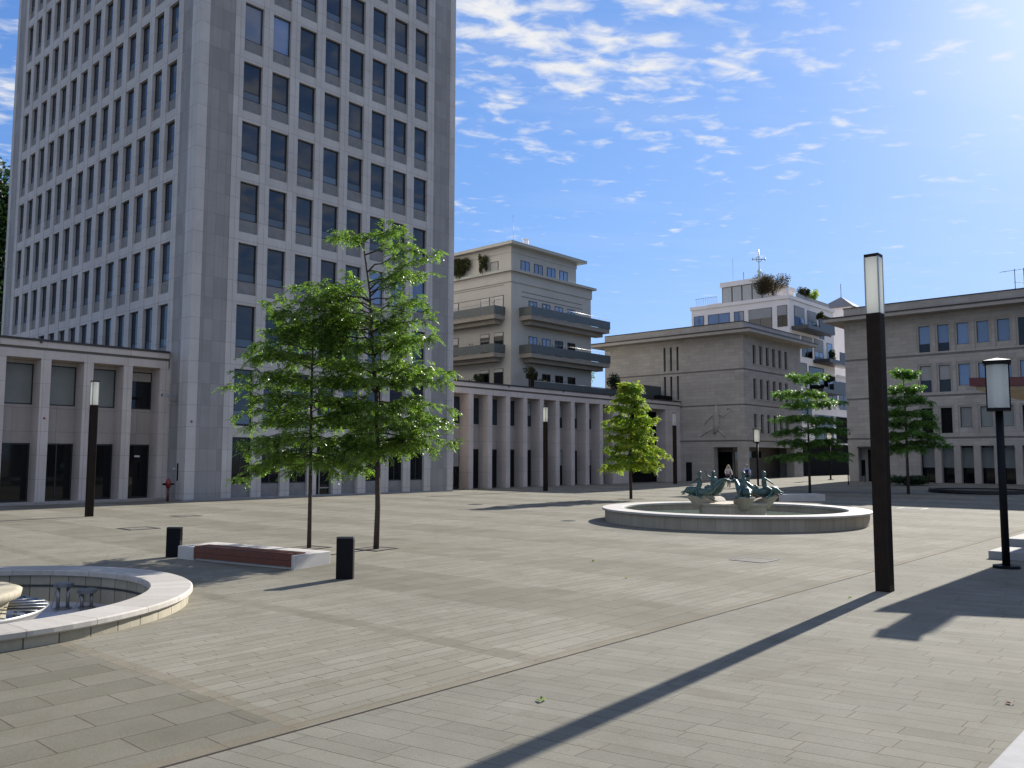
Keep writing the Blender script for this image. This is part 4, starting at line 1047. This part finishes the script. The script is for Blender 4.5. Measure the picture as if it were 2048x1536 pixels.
def fountain_dolphins():
    cx, cy = F2
    T = thing('dolphin_fountain', 'large round stone fountain with water and a raised centre carrying bronze figures', 'fountain', (cx, cy, 0))
    w = MB(); w.lathe([(4.42, -.3), (5.08, -.3), (5.08, .44), (4.42, .44)], 112, cx, cy, closed=True); w.build('basin_wall', 'basin2', T)
    c = MB(); c.lathe([(4.35, .443), (5.17, .443), (5.20, .46), (5.20, .515), (5.18, .53), (4.37, .53), (4.35, .515)], 112, cx, cy, closed=True); c.build('coping', 'coping2', T)
    wt = MB(); wt.disc(4.43, .22, 72, cx, cy); wt.build('water', 'water', T)
    d = MB(); d.lathe([(1.30, -.2), (1.30, .66), (1.36, .66), (1.36, .74), (0.0, .74)], 48, cx, cy); d.build('centre_drum', 'basin2', T)
    lat = Vector((rt0.x, rt0.y, 0)).normalized(); dep = Vector((fw.x, fw.y, 0)).normalized()
    dirs = [(-lat, 'left'), (dep-lat*.38, 'back'), (-dep+lat*.09, 'front'), (lat, 'right')]
    con0 = None; fig0 = None
    labs = {'left': 'green bronze rider on a dolphin, leftmost on the round fountain',
            'back': 'green bronze rider on a dolphin, the one turned away behind the left figure',
            'front': 'green bronze rider on a dolphin, the front one facing the viewer',
            'right': 'green bronze rider on a dolphin, rightmost on the round fountain'}
    for dv, key in dirs:
        dv = dv.normalized(); ang = math.atan2(dv.y, dv.x)
        # stone console: a boat-like block leaning outwards
        b = MB()
        prof = [(.80, .80, .26), (1.05, .90, .33), (1.70, 1.04, .32), (1.80, .98, .22)]
        vs = []
        for (r, ztop, hw) in prof:
            zbt = .74 if r < .9 else .72
            vs += [(r, -hw, ztop), (r, hw, ztop), (r*.8, hw*.55, zbt-.03 if r < 1.5 else .52), (r*.8, -hw*.55, zbt-.03 if r < 1.5 else .52)]
        fs = [(0, 1, 2, 3), (15, 14, 13, 12)]
        for i in range(3):
            o = 4*i
            for k in range(4): fs.append((o+k, o+4+k, o+4+(k+1) % 4, o+(k+1) % 4))
        Rm = Matrix.Rotation(ang, 3, 'Z')
        b.add([Rm @ Vector(q) + Vector((cx, cy, 0)) for q in vs], fs); b.build('console', 'basin2', T, bevel=.02)
        if fig0 is None:
            G = thing('dolphin_rider', labs[key], 'bronze sculpture', (cx, cy, 0), ang, 'bronze dolphin riders on the fountain', local=True)
            # dolphin: belly on the console, snout outwards, tail curling up and in
            pts = [(2.42, 0, 1.36), (2.26, 0, 1.40), (2.10, 0, 1.46), (1.90, 0, 1.46), (1.62, 0, 1.40), (1.32, 0, 1.36), (1.02, 0, 1.48), (.74, 0, 1.74), (.52, 0, 1.94), (.30, 0, 1.99), (.10, 0, 1.90)]
            rad = [.025, .05, .17, .215, .225, .205, .165, .115, .08, .055, .03]
            b = MB(); b.tube(pts, rad, 14, sx=.92)
            for s in (-1, 1):                                       # pectoral fins, tail flukes, eyes
                b.tube([(1.75, s*.17, 1.33), (1.62, s*.36, 1.20), (1.50, s*.46, 1.10)], [.07, .055, .012], 8)
                b.tube([(.14, 0, 1.92), (.02, s*.16, 1.86), (-.06, s*.30, 1.93)], [.05, .05, .012], 8)
                b.ellipsoid((2.06, s*.15, 1.50), (.03, .02, .03), 5)
            b.tube([(1.25, 0, 1.52), (1.12, 0, 1.70), (1.02, 0, 1.72)], [.07, .05, .012], 8)
            b.tube([(2.24, 0, 1.32), (2.38, 0, 1.27)], [.05, .02], 8)
            b.tube([(1.95, 0, 1.30), (1.85, 0, 1.08), (1.70, 0, 1.02)], [.14, .16, .10], 8)
            b.build('dolphin', 'bronze', G)
            v, e, r = chains([(1.52, 0, 1.66, .115), (1.50, 0, 1.80, .125), (1.50, 0, 1.98, .135), (1.52, 0, 2.09, .055), (1.53, 0, 2.17, .085), (1.54, 0, 2.27, .085)],
                             [2, (1.53, .16, 2.03, .05), (1.58, .30, 2.12, .04), (1.60, .36, 2.32, .035), (1.60, .37, 2.43, .03)],
                             [2, (1.53, -.16, 2.03, .05), (1.68, -.24, 1.92, .04), (1.86, -.18, 1.80, .035), (1.92, -.13, 1.76, .03)],
                             [0, (1.58, .15, 1.60, .085), (1.80, .26, 1.50, .065), (1.72, .30, 1.24, .05), (1.80, .30, 1.16, .03)],
                             [0, (1.58, -.15, 1.60, .085), (1.80, -.26, 1.50, .065), (1.72, -.30, 1.24, .05), (1.80, -.30, 1.16, .03)])
            skin_object('rider', v, e, r, 'bronze', G); G.scale = (.85, .85, .84)
            h = MB(); h.ellipsoid((1.52, 0, 2.29), (.095, .095, .09), 8); h.ellipsoid((1.625, 0, 2.23), (.018, .016, .022), 5); h.build('hair', 'bronze', G)
            fig0 = G
        else:
            G = copy_tree(fig0); G.rotation_euler = (0, 0, ang); G['label'] = labs[key]
fountain_dolphins()

# ---------------------------------------------------------------- round planter area by the right building
T = thing('sunken_tree_ring', 'dark low round curb ring in the shade before the long stone building', 'tree ring', (66, 15.6, gz(66, 15.6)))
b = MB(); b.lathe([(3.3, 0), (3.3, .20), (2.9, .20), (2.9, 0)], 48, 66, 15.6); o = b.build('curb', 'grate', T); o.location.z += gz(66, 15.6)
b = MB(); b.disc(2.92, .1, 40, 66, 15.6); o = b.build('soil', 'soil', T); o.location.z += gz(66, 15.6)

# ---------------------------------------------------------------- foliage
def quads(name, mat, centers, dirs, norms, L, Wd, parent):
    """leaf-sized quads (diamond shaped) from arrays"""
    n = len(centers)
    d = dirs/np.maximum(1e-6, np.linalg.norm(dirs, axis=1))[:, None]
    s = np.cross(d, norms); s /= np.maximum(1e-6, np.linalg.norm(s, axis=1))[:, None]
    L = np.broadcast_to(L, (n,))[:, None]; Wd = np.broadcast_to(Wd, (n,))[:, None]
    v = np.empty((n, 4, 3))
    v[:, 0] = centers - d*L*.5; v[:, 1] = centers + s*Wd*.5 - d*L*.05; v[:, 2] = centers + d*L*.5; v[:, 3] = centers - s*Wd*.5 - d*L*.05
    me = bpy.data.meshes.new(name)
    me.vertices.add(4*n); me.vertices.foreach_set('co', v.reshape(-1))
    me.loops.add(4*n); me.loops.foreach_set('vertex_index', np.arange(4*n))
    me.polygons.add(n); me.polygons.foreach_set('loop_start', np.arange(n)*4); me.polygons.foreach_set('loop_total', np.full(n, 4))
    me.update(calc_edges=True); me.materials.append(M[mat])
    o = bpy.data.objects.new(name, me); COL.objects.link(o)
    if parent: o.parent = parent
    return o
def frond_leaves(rng, fr, leaf, nl=7, length=.24, droop=.5):
    """fr: list of (pos, dir) -> leaflets along a short drooping stalk"""
    P = np.array([q[0] for q in fr]); D = np.array([q[1] for q in fr])
    n = len(P)
    D = D + rng.normal(0, .35, (n, 3)); D[:, 2] -= droop
    D /= np.linalg.norm(D, axis=1)[:, None]
    side = np.cross(D, np.array([0, 0, 1.0]) + rng.normal(0, .25, (n, 3))); side /= np.maximum(1e-6, np.linalg.norm(side, axis=1))[:, None]
    nrm = np.cross(side, D)
    C, DD, NN = [], [], []
    ln = length*rng.uniform(.7, 1.25, n)[:, None]
    for k in range(nl):
        tt = (k+.6)/nl
        for s in (-1, 1):
            c = P + D*ln*tt + side*s*leaf*.45 - np.array([0, 0, 1.0])*(tt**2)*ln*.25
            dd = side*s + D*.55 - np.array([0, 0, .25]) + rng.normal(0, .2, (n, 3))
            C.append(c); DD.append(dd); NN.append(nrm + rng.normal(0, .45, (n, 3)))
    return np.concatenate(C), np.concatenate(DD), np.concatenate(NN)
LAT = np.array([rt0.x, rt0.y, 0.0]); DEP = np.array([fw.x, fw.y, 0.0]); DEP /= np.linalg.norm(DEP)
def make_tree(name, label, base, trunk_pts, trunk_r, branches, leafm, leaf=.066, lw=.032, nl=7, flen=.24, step=.075, seed=1, twig=.6, group=None, bark='bark', droop=.5, start=.22, rise=.12):
    """branches: list of (height, lateral, depth, end height); crown of small leaflets on twigs along every branch"""
    rng = np.random.default_rng(seed)
    bz = gz(base[0], base[1]); B = np.array([base[0], base[1], bz])
    T = thing(name, label, 'tree', tuple(B), 0, group)
    tp = [np.array([B[0], B[1], bz-.05])+LAT*p[0]+DEP*p[1]+np.array([0, 0, p[2]]) for p in trunk_pts]
    wood = MB(); nr = len(tp)
    wood.tube(tp, [trunk_r*(1-.85*(i/(nr-1))**1.1) for i in range(nr)], 9)
    tz = np.array([p[2] for p in trunk_pts])
    def at_h(h):
        return np.array([np.interp(h, tz, [q[i] for q in tp]) for i in range(2)] + [bz+h])
    fr = []
    for (h, la, de, he) in branches:
        p0 = at_h(h); p1 = at_h(0)*np.array([1, 1, 0]) + np.array([0, 0, bz+he]) + LAT*la + DEP*de
        ctr = (p0+p1)/2 + np.array([0, 0, rise*np.linalg.norm(p1-p0)])
        L = np.linalg.norm(p1-p0)
        n = max(5, int(L/.22))
        path = []
        for i in range(n+1):
            q = i/n
            pt = (1-q)**2*p0 + 2*q*(1-q)*ctr + q*q*p1 + rng.normal(0, .035, 3)*(0 if i in (0,) else 1)
            path.append(pt)
        r0 = trunk_r*.34*min(1, .4+L/3)
        wood.tube(path, [max(.006, r0*(1-.9*i/n)) for i in range(n+1)], 5)
        for i in range(1, n+1):
            q = i/n
            if q < start: continue
            d = path[i]-path[i-1]; d /= np.linalg.norm(d)
            for s in (-1, 1):
                if rng.random() < .05: continue
                sd = np.cross(d, [0, 0, 1.0])*s; sd /= max(1e-6, np.linalg.norm(sd))
                td = sd*.85 + d*.55 + np.array([0, 0, rng.uniform(-.12, .30)]); td /= np.linalg.norm(td)
                tl = twig*rng.uniform(.5, 1.25)*(1-.45*q)
                tip = path[i]+td*tl - np.array([0, 0, .12*tl])
                wood.tube([path[i], (path[i]+tip)/2+np.array([0, 0, .05]), tip], [.010, .007, .003], 4, cap=False)
                m = max(2, int(tl/step))
                for k in range(m+1):
                    w = (k+rng.random()*.6)/(m+.6)
                    pos = path[i]+(tip-path[i])*w + np.array([0, 0, .05*math.sin(PI*w)])
                    out = np.cross(td, [0, 0, 1.0])*(1 if rng.random() < .5 else -1)
                    fr.append((pos, out*.8+td*.6))
            if rng.random() < .8: fr.append((path[i], d + rng.normal(0, .5, 3)))
        for k in range(4): fr.append((path[-1], (path[-1]-path[-2])/np.linalg.norm(path[-1]-path[-2]) + rng.normal(0, .35, 3)))
    o = wood.build('trunk', bark, T)
    C, D, N = frond_leaves(rng, fr, leaf, nl, flen, droop)
    k = rng.uniform(.7, 1.3, len(C))
    c = quads('crown', leafm, C, D, N, leaf*k, lw*k, T); c.location = -Vector(T.location)
    return T
def auto_branches(rng, tiers, per, depth_scale=.85, dz=.25):
    """tiers: (height on trunk, left reach, right reach, end height change)"""
    out = []
    for (h, l, r, dh) in tiers:
        a0 = rng.uniform(0, 2*PI)
        q1, q2 = rng.uniform(.78, 1.08, 2); out.append((h, -l*q1, rng.uniform(-.5, .5), h+dh+rng.uniform(-.15, .15))); out.append((h+.08, r*q2, rng.uniform(-.5, .5), h+dh+rng.uniform(-.15, .2)))
        for k in range(per):
            a = a0+2*PI*k/per
            cl = math.cos(a); reach = (r if cl > 0 else l)
            dreach = (l+r)/2*depth_scale
            f = rng.uniform(.40, 1.02)
            out.append((h+rng.uniform(-.2, .2), cl*reach*f, math.sin(a)*dreach*f, h+dh+rng.uniform(-dz, dz)))
    return out
rng = np.random.default_rng(3)
# front pair of locust trees by the bench
br = [(8.60, -1.25, .2, 8.85), (8.7, .55, -.2, 9.05), (8.75, .25, .3, 8.95), (7.3, 1.50, .2, 8.35), (7.8, 1.05, -.5, 8.35), (7.5, 1.15, .7, 7.9), (7.2, .7, -.9, 7.6), (7.0, .95, .3, 7.05),
      (6.9, -.9, .4, 7.7), (6.6, -3.15, .1, 6.95), (6.9, -2.3, -.5, 7.35), (6.7, -1.6, .8, 7.5), (6.3, -2.6, .6, 6.3), (6.4, -1.7, -.7, 6.9), (6.5, -2.9, -.3, 6.55), (6.8, -2.0, .3, 7.15), (6.2, -2.2, -.6, 6.45), (6.1, -2.7, .2, 6.2), (6.9, -1.3, .1, 7.45), (5.8, -2.4, .4, 5.9), (7.1, 1.0, -.4, 7.6), (6.7, 1.2, .5, 6.9), (8.3, .9, .2, 8.6), (8.4, -.6, -.3, 8.75)]
br += auto_branches(rng, [(6.0, 2.0, 1.35, .35), (5.4, 1.7, 1.6, .30), (4.9, 1.4, 1.95, .2), (4.4, 1.3, 2.35, .30), (3.9, 1.2, 2.3, .05), (3.5, 1.0, 2.25, -.05), (3.1, .9, 2.2, -.10), (2.9, .8, 1.4, -.25)], 9, .8)
make_tree('locust_tree', 'taller leafy locust tree in a square pit, right of the pair by the bench', (15.105, 18.748),
          [(0, 0, 0), (.03, 0, 1.2), (.0, 0, 2.5), (-.05, 0, 4.2), (-.20, 0, 5.8), (-.28, 0, 7.2), (-.48, 0, 8.5), (-.50, 0, 9.0)], .085, br, 'leaf', seed=11, twig=.74, group='locust trees on the plaza')
rng = np.random.default_rng(4)
br = [(5.6, -1.65, .1, 5.75), (6.2, -.9, -.3, 6.6), (6.3, .5, .3, 6.8), (6.5, .1, .1, 7.1), (5.3, -1.9, .3, 5.55), (4.6, -2.3, .1, 4.55), (3.7, -2.1, .3, 3.75), (3.0, -1.85, -.2, 2.9), (2.6, -2.0, .2, 1.95), (2.6, -1.5, .5, 2.2), (2.5, 1.4, -.2, 2.2)]
br += auto_branches(rng, [(5.8, 1.2, .8, .25), (5.2, 1.6, 1.0, .2), (4.6, 1.8, 1.2, .15), (4.0, 1.8, 1.4, .1), (3.5, 1.8, 1.5, 0), (3.0, 1.8, 1.5, -.1), (2.6, 1.6, 1.35, -.35)], 9, .8)
make_tree('locust_tree', 'shorter leafy locust tree with a slim trunk directly behind the bench', (14.016, 20.357),
          [(0, 0, 0), (.0, 0, 1.5), (-.02, 0, 3.0), (-.03, 0, 4.6), (-.02, 0, 6.4), (0, 0, 7.0)], .065, br, 'leaf', seed=12, twig=.72, group='locust trees on the plaza')
rng = np.random.default_rng(5)
br = auto_branches(rng, [(6.6, .45, .5, .25), (6.0, .9, .8, .15), (5.4, 1.2, .95, .15), (4.8, 1.35, 1.55, .1), (4.2, 1.3, 1.3, .1), (3.6, 1.65, 1.4, .1), (3.1, 1.8, 1.9, .05), (2.6, 1.5, 2.4, 0), (2.1, 1.55, 1.7, -.15)], 8, .9)
make_tree('locust_tree', 'yellow green young tree left of the dolphin fountain', (43.948, 29.853), [(0, 0, 0), (0, 0, 2.2), (.05, 0, 5.0), (.15, 0, 7.2)], .10, br, 'leaf_y', leaf=.10, lw=.055, nl=6, flen=.32, step=.09, seed=21, twig=.6, group='locust trees on the plaza')
rng = np.random.default_rng(6)
br = auto_branches(rng, [(7.9, 1.3, 1.3, .35), (7.0, 2.4, 1.2, .05), (6.1, 1.7, 3.0, .25), (5.2, 2.4, 2.2, .0), (4.3, 2.2, 3.1, .05), (3.5, 2.5, 2.2, .0), (2.7, 2.8, 2.6, -.15)], 7, .9, .24)
make_tree('locust_tree', 'young green tree with flat layered branches between the fountain and the side street', (58.988, 24.867), [(0, 0, 0), (0, 0, 3), (0, 0, 6), (-.1, 0, 8.4)], .10, br, 'leaf_d', leaf=.11, lw=.055, nl=6, flen=.34, step=.10, seed=31, twig=.62, group='locust trees on the plaza')
rng = np.random.default_rng(8)
br = auto_branches(rng, [(8.0, .4, .9, .35), (7.1, 1.3, 1.2, .1), (6.3, 1.7, 1.6, .1), (5.4, 1.9, 1.8, .1), (4.7, 1.9, 2.3, .05), (4.0, 1.8, 2.5, .0), (3.4, 1.4, 2.6, -.25)], 8, .9, .28)
make_tree('locust_tree', 'young green tree standing in shade right behind the big light column', (61.283, 18.951), [(0, 0, 0), (0, 0, 3), (0, 0, 6), (-.05, 0, 8.4)], .11, br, 'leaf_d', leaf=.11, lw=.055, nl=6, flen=.34, step=.10, seed=41, twig=.62, group='locust trees on the plaza')
def tree_pit(x, y, s, label, rz=0.0):
    T = thing('tree_pit', label, 'tree pit', (x, y, gz(x, y)+.002), rz, 'tree pits', local=True)
    a = s/2; b = MB()
    for q in ((-a, a, -a, -a+.05), (-a, a, a-.05, a), (-a, -a+.05, -a+.05, a-.05), (a-.05, a, -a+.05, a-.05)): b.box(*q, -.03, .012)
    b.build('frame', 'grate', T)
    b = MB(); b.box(-a+.05, a-.05, -a+.05, a-.05, -.03, .004); b.build('soil', 'soil', T)
tree_pit(15.105, 18.748, .9, 'square iron framed pit at the foot of the taller tree by the bench', .15)
tree_pit(14.016, 20.357, .9, 'square iron framed pit at the foot of the shorter tree behind the bench', .15)
tree_pit(43.948, 29.853, 1.2, 'square pit under the yellow green tree')

def clump(name, label, cat, c, r, n, leafm, size=.2, seed=1, group=None, trunk=None, stems=0, parts=('crown', 'trunk'), lobes=9):
    """shrub or far tree: leaves spread through several overlapping lobes, with stems"""
    rng = np.random.default_rng(seed)
    base = (c[0], c[1], trunk if trunk is not None else c[2]-r[2])
    T = thing(name, label, cat, base, 0, group)
    lob = [(rng.uniform(-.6, .6, 3)*np.array(r), rng.uniform(.35, .6)) for _ in range(lobes)]
    P = []
    for (o, k) in lob:
        m = n//lobes
        d = rng.normal(0, 1, (m, 3)); d /= np.linalg.norm(d, axis=1)[:, None]
        P.append(np.array(c)+o+d*np.array(r)*k*(rng.random((m, 1))**.4))
    P = np.concatenate(P); D = rng.normal(0, 1, P.shape); D[:, 2] -= .2; N = rng.normal(0, .6, P.shape)+np.array([0, 0, 1.0])
    s = size*rng.uniform(.6, 1.4, len(P))
    o = quads(parts[0], leafm, P, D, N, s, s*.6, T); o.location = -Vector(base)
    b = MB()
    if trunk is not None:
        b.tube([(c[0], c[1], trunk), (c[0]+.1, c[1], (trunk+c[2])/2), (c[0], c[1], c[2]+r[2]*.4)], [r[0]*.09, r[0]*.07, r[0]*.02], 7)
    for i in range(max(stems, 3)):
        a = rng.uniform(0, 2*PI); q = rng.uniform(.3, .7)
        b.tube([(c[0], c[1], base[2] if trunk is None else c[2]-r[2]*.5), (c[0]+r[0]*q*math.cos(a), c[1]+r[1]*q*math.sin(a), c[2]+r[2]*.4)], [.05*r[0], .012*r[0]], 5)
    b.build(parts[1], 'bark', T)
    return T
# far trees
clump('dark_tree', 'tall dark tree showing behind the left edge of the tower', 'tree', (27.5, 100, 23), (7, 7, 12), 26000, 'leaf_dark', .55, 51, None, 0.0, lobes=22)
clump('dark_tree', 'dark tree filling the gap between the white building and the long stone building', 'tree', (150, 56.0, 20.5), (5.5, 5.5, 9), 12000, 'leaf_dark', .5, 52, None, 0.0, lobes=16)
clump('small_rear_tree', 'small green tree top peeping out between the cream apartments and the corner building', 'tree', (84, 64.5, 14.2), (1.7, 1.7, 2.6), 3000, 'leaf_d', .3, 53, None, 4.0)
# roof garden shrubs
clump('roof_shrub', 'large rust coloured shrub on the roof of the white building', 'shrub', (X_ := 100.9, 46.6, 24.6), (.9, 2.6, 1.45), 7000, 'leaf_red', .16, 61, 'roof garden plants', stems=8, parts=('foliage', 'stem'), lobes=14)
clump('roof_shrub', 'blue green shrub at the right end of the white building roof', 'shrub', (106.6, 45.0, 24.0), (1.4, .9, 1.0), 2600, 'leaf_olive', .16, 62, 'roof garden plants', stems=5, parts=('foliage', 'stem'))
clump('roof_shrub', 'yellow shrub at the right end of the white building roof', 'shrub', (109.4, 45.0, 23.9), (1.2, .9, 1.1), 2200, 'leaf_y', .16, 63, 'roof garden plants', stems=5, parts=('foliage', 'stem'))
clump('balcony_plant', 'spiky plant on the top hanging balcony of the white building', 'potted plant', (105.4, 42.6, 20.3), (.6, .5, .9), 900, 'leaf_olive', .22, 64, 'balcony plants', stems=5, parts=('foliage', 'stem'))
clump('balcony_plant', 'flowering plant behind the top balcony railing of the white building', 'potted plant', (107.2, 42.4, 20.3), (.9, .4, .6), 900, 'leaf_olive', .20, 65, 'balcony plants', stems=4, parts=('foliage', 'stem'))
clump('balcony_plant', 'round dark bush on the middle hanging balcony of the white building', 'potted plant', (109.6, 42.6, 16.0), (.9, .6, .9), 1500, 'leaf_dark', .20, 66, 'balcony plants', stems=4, parts=('foliage', 'stem'))
clump('balcony_plant', 'dark hanging bush under the middle balcony of the white building', 'potted plant', (108.8, 42.9, 12.9), (1.2, .6, .6), 1500, 'leaf_dark', .20, 67, 'balcony plants', stems=4, parts=('foliage', 'stem'))
clump('terrace_bamboo', 'broad dark bamboo on the top terrace of the cream apartments beside the tower', 'bamboo', (57.9, 59.5, 21.35), (.35, 1.5, 1.15), 4200, 'leaf_olive', .16, 71, 'apartment terrace plants', stems=9, parts=('foliage', 'stem'), lobes=12)
clump('terrace_bamboo', 'slim bamboo on the top terrace of the cream apartments near its shuttered door', 'bamboo', (57.9, 56.3, 21.3), (.35, .55, 1.1), 1500, 'leaf_olive', .15, 72, 'apartment terrace plants', stems=6, parts=('foliage', 'stem'))
clump('ball_shrub', 'round clipped shrub at the corner of the cream apartments above the colonnade', 'shrub', (59.5, 51.6, 10.5), (.75, .6, .65), 1500, 'leaf_olive', .14, 73, 'apartment terrace plants', 8.8, parts=('foliage', 'stem'))
clump('terrace_shrub', 'tall dark potted shrub beside the glazed doors of the cream apartments', 'shrub', (57.6, 56.4, 9.8), (.5, .9, 1.1), 1500, 'leaf_dark', .16, 74, 'apartment terrace plants', stems=4, parts=('foliage', 'stem'))
clump('terrace_shrub', 'dark bushy shrub at the right end of the terrace above the colonnade', 'shrub', (72.2, 51.0, 10.0), (1.2, .7, 1.1), 2000, 'leaf_dark', .16, 75, 'apartment terrace plants', stems=4, parts=('foliage', 'stem'))
clump('terrace_shrub', 'sprawling olive shrub below the round clipped one on the terrace', 'shrub', (61.4, 51.2, 9.3), (1.5, .5, .6), 1600, 'leaf_olive', .14, 76, 'apartment terrace plants', stems=4, parts=('foliage', 'stem'))
T = thing('terrace_railing', 'long dark glass railing on the roof terrace above the colonnade', 'railing', (62, 50.6, 8.74))
b = MB(); b.box(59.0, 76.5, 50.55, 50.62, 8.74, 9.55); b.build('panel', 'railing', T)
b = MB(); b.tube([(59, 50.58, 9.6), (76.5, 50.58, 9.6)], .035, 6); b.build('handrail', 'steel', T)
T = thing('roof_unit', 'grey box on the roof at the right end of the colonnade', 'roof unit', (78.5, 51, 8.74))
b = MB(); b.box(76.6, 80.3, 50.4, 52, 8.74, 10.4); b.build('casing', 'railing', T, bevel=.03)
b = MB(); b.box(78.0, 80.6, 49.2, 49.9, 8.74, 9.3); b.build('vent', 'black', T, bevel=.02)
# low hedge in front of the right building
clump('low_hedge', 'low dark hedge at the foot of the long stone building behind the big light column', 'hedge', (73.4, 22.9, .75), (1.7, 1.9, .42), 5000, 'leaf_dark', .14, 81, None, stems=6, parts=('foliage', 'stem'), lobes=16)

# ---------------------------------------------------------------- people on bicycles
def bicycle(x, y, label, rz, first=None):
    if first:
        T = copy_tree(first); T.location = (x, y, gz(x, y)); T.rotation_euler = (0, 0, rz); T['label'] = label; return T
    T = thing('bicycle', label, 'bicycle', (x, y, gz(x, y)), rz, 'bicycles being ridden across the plaza', local=True)
    for wx in (-.53, .53):
        b = MB(); b.tube([(wx+.32*math.cos(a), 0, .34+.32*math.sin(a)) for a in [i*2*PI/24 for i in range(25)]], .022, 6, cap=False); o = b.build('wheel', 'tyre', T)
        s = MB()
        for i in range(10):
            a = i*PI/5; s.tube([(wx, 0, .34), (wx+.31*math.cos(a), 0, .34+.31*math.sin(a))], .004, 3)
        s.build('spokes', 'steel', o)
    b = MB(); b.tube([(-.53, 0, .34), (-.12, 0, .30), (.40, 0, .78), (-.22, 0, .72), (-.12, 0, .30)], .02, 6); b.tube([(-.53, 0, .34), (-.22, 0, .72)], .014, 6); b.tube([(.53, 0, .34), (.42, 0, .82), (.38, 0, 1.02)], .02, 6); b.tube([(-.22, 0, .72), (-.26, 0, .90)], .016, 6)
    b.build('frame', 'black', T)
    b = MB(); b.tube([(.30, -.28, 1.04), (.38, 0, 1.04), (.30, .28, 1.04)], .014, 6); b.build('handlebar', 'steel', T)
    b = MB(); b.ellipsoid((-.26, 0, .93), (.14, .08, .04), 6); b.build('saddle', 'black', T)
    return T
def rider(x, y, rz, label, top, sleeve, legs, hair, long_hair, vest=None):
    T = thing('person', label, 'person', (x, y, gz(x, y)), rz, local=True)
    v, e, r = chains([(-.22, 0, 1.00, .14), (-.19, 0, 1.18, .14), (-.10, 0, 1.42, .155), (-.06, 0, 1.53, .06), (-.03, 0, 1.62, .085), (-.02, 0, 1.74, .09)],
                     [2, (-.07, .19, 1.46, .06), (.06, .25, 1.24, .047), (.25, .25, 1.08, .036), (.31, .25, 1.06, .032)],
                     [2, (-.07, -.19, 1.46, .06), (.06, -.25, 1.24, .047), (.25, -.25, 1.08, .036), (.31, -.25, 1.06, .032)],
                     [0, (-.14, .10, .96, .10), (.20, .11, .74, .075), (.02, .11, .34, .05), (.10, .11, .26, .04)],
                     [0, (-.14, -.10, .96, .10), (.16, -.11, .92, .075), (.02, -.11, .56, .05), (.10, -.11, .47, .04)])
    skin_object('body', v, e, r, 'skin', T)
    v, e, r = chains([(-.22, 0, 1.02, .155), (-.19, 0, 1.18, .16), (-.10, 0, 1.42, .17), (-.07, 0, 1.50, .09)])
    skin_object('top' if vest is None else 'vest', v, e, r, top, T)
    v, e, r = chains([(-.10, 0, 1.44, .12), (-.07, .19, 1.46, .075), (.06, .25, 1.24, .062), (.22, .25, 1.10, .048)], [0, (-.07, -.19, 1.46, .075), (.06, -.25, 1.24, .062), (.22, -.25, 1.10, .048)])
    skin_object('sleeves', v, e, r, sleeve, T)
    v, e, r = chains([(-.22, 0, 1.0, .15), (-.14, .10, .96, .115), (.20, .11, .74, .09), (.02, .11, .38, .065)], [0, (-.14, -.10, .96, .115), (.16, -.11, .92, .09), (.02, -.11, .60, .065)])
    skin_object('trousers', v, e, r, legs, T)
    b = MB(); b.ellipsoid((-.045, 0, 1.735), (.105, .10, .115), 9)
    if long_hair:
        for s in (-1, 1): b.tube([(-.06, s*.08, 1.72), (-.05, s*.12, 1.58), (-.03, s*.12, 1.44)], [.06, .065, .03], 7)
        b.tube([(-.10, 0, 1.72), (-.15, 0, 1.56), (-.14, 0, 1.42)], [.08, .09, .04], 8)
    b.build('hair', hair, T)
    f = MB(); f.tube([(.05, 0, 1.68), (.085, 0, 1.655)], [.02, .016], 6); f.build('nose', 'skin', T)
    f = MB(); f.ellipsoid((.062, .035, 1.70), (.014, .012, .010), 5); f.ellipsoid((.062, -.035, 1.70), (.014, .012, .010), 5); f.build('eyes', 'void', T)
    f = MB(); f.ellipsoid((.058, 0, 1.61), (.012, .03, .008), 5); f.build('mouth', 'darkred', T)
RZ = math.atan2(-33, -63)+.15
bk0 = bicycle(63.2, 33.4, 'bicycle under the fair haired rider in a cream top', RZ)
bicycle(64.65, 32.5, 'bicycle under the rider in a dark vest', RZ, bk0)
rider(63.2, 33.4, RZ, 'cyclist with long fair hair in a cream top riding behind the bronze figures', 'cream_top', 'cream_top', 'jeans', 'blonde', True)
rider(64.65, 32.5, RZ, 'cyclist with short hair, dark vest and pale blue sleeves riding behind the fountain', 'navy', 'paleblue', 'jeans', 'greyhair', False, True)

# ---------------------------------------------------------------- fallen leaves
def litter(x, y, s, label, mat, seed):
    r = random.Random(seed); b = MB()
    for k in range(4):
        a = r.uniform(0, 6.28); cx, cy = r.uniform(-s, s)*.7, r.uniform(-s, s)*.7; q = s*r.uniform(.5, .9)
        b.add([(cx-q*math.cos(a), cy-q*math.sin(a), .004), (cx+q*.4*math.sin(a), cy-q*.4*math.cos(a), .012+.02*r.random()), (cx+q*math.cos(a), cy+q*math.sin(a), .02+.02*r.random()), (cx-q*.4*math.sin(a), cy+q*.4*math.cos(a), .008)], [(0, 1, 2, 3)])
    o = b.build('fallen_leaves', mat, loc=(x, y, gz(x, y)+.002)); tag(o, label, 'leaf litter', 'fallen leaves on the paving')
litter(6.893, 5.823, .06, 'small tuft of green fallen leaves in the foreground beyond the dark seam', 'leaf', 1)
litter(10.05, 2.2, .05, 'rust brown fallen leaf near the bottom right corner', 'redbrick', 2)
litter(15.6, 5.9, .05, 'dry leaf beside the foot of the big light column', 'leaf_y', 3)
litter(16.9, 12.6, .06, 'yellowish leaf in the open paving before the fountain', 'leaf_y', 4)
litter(15.0, 10.3, .05, 'small green leaf scrap right of the middle of the paving', 'leaf_y', 5)
drop_world()
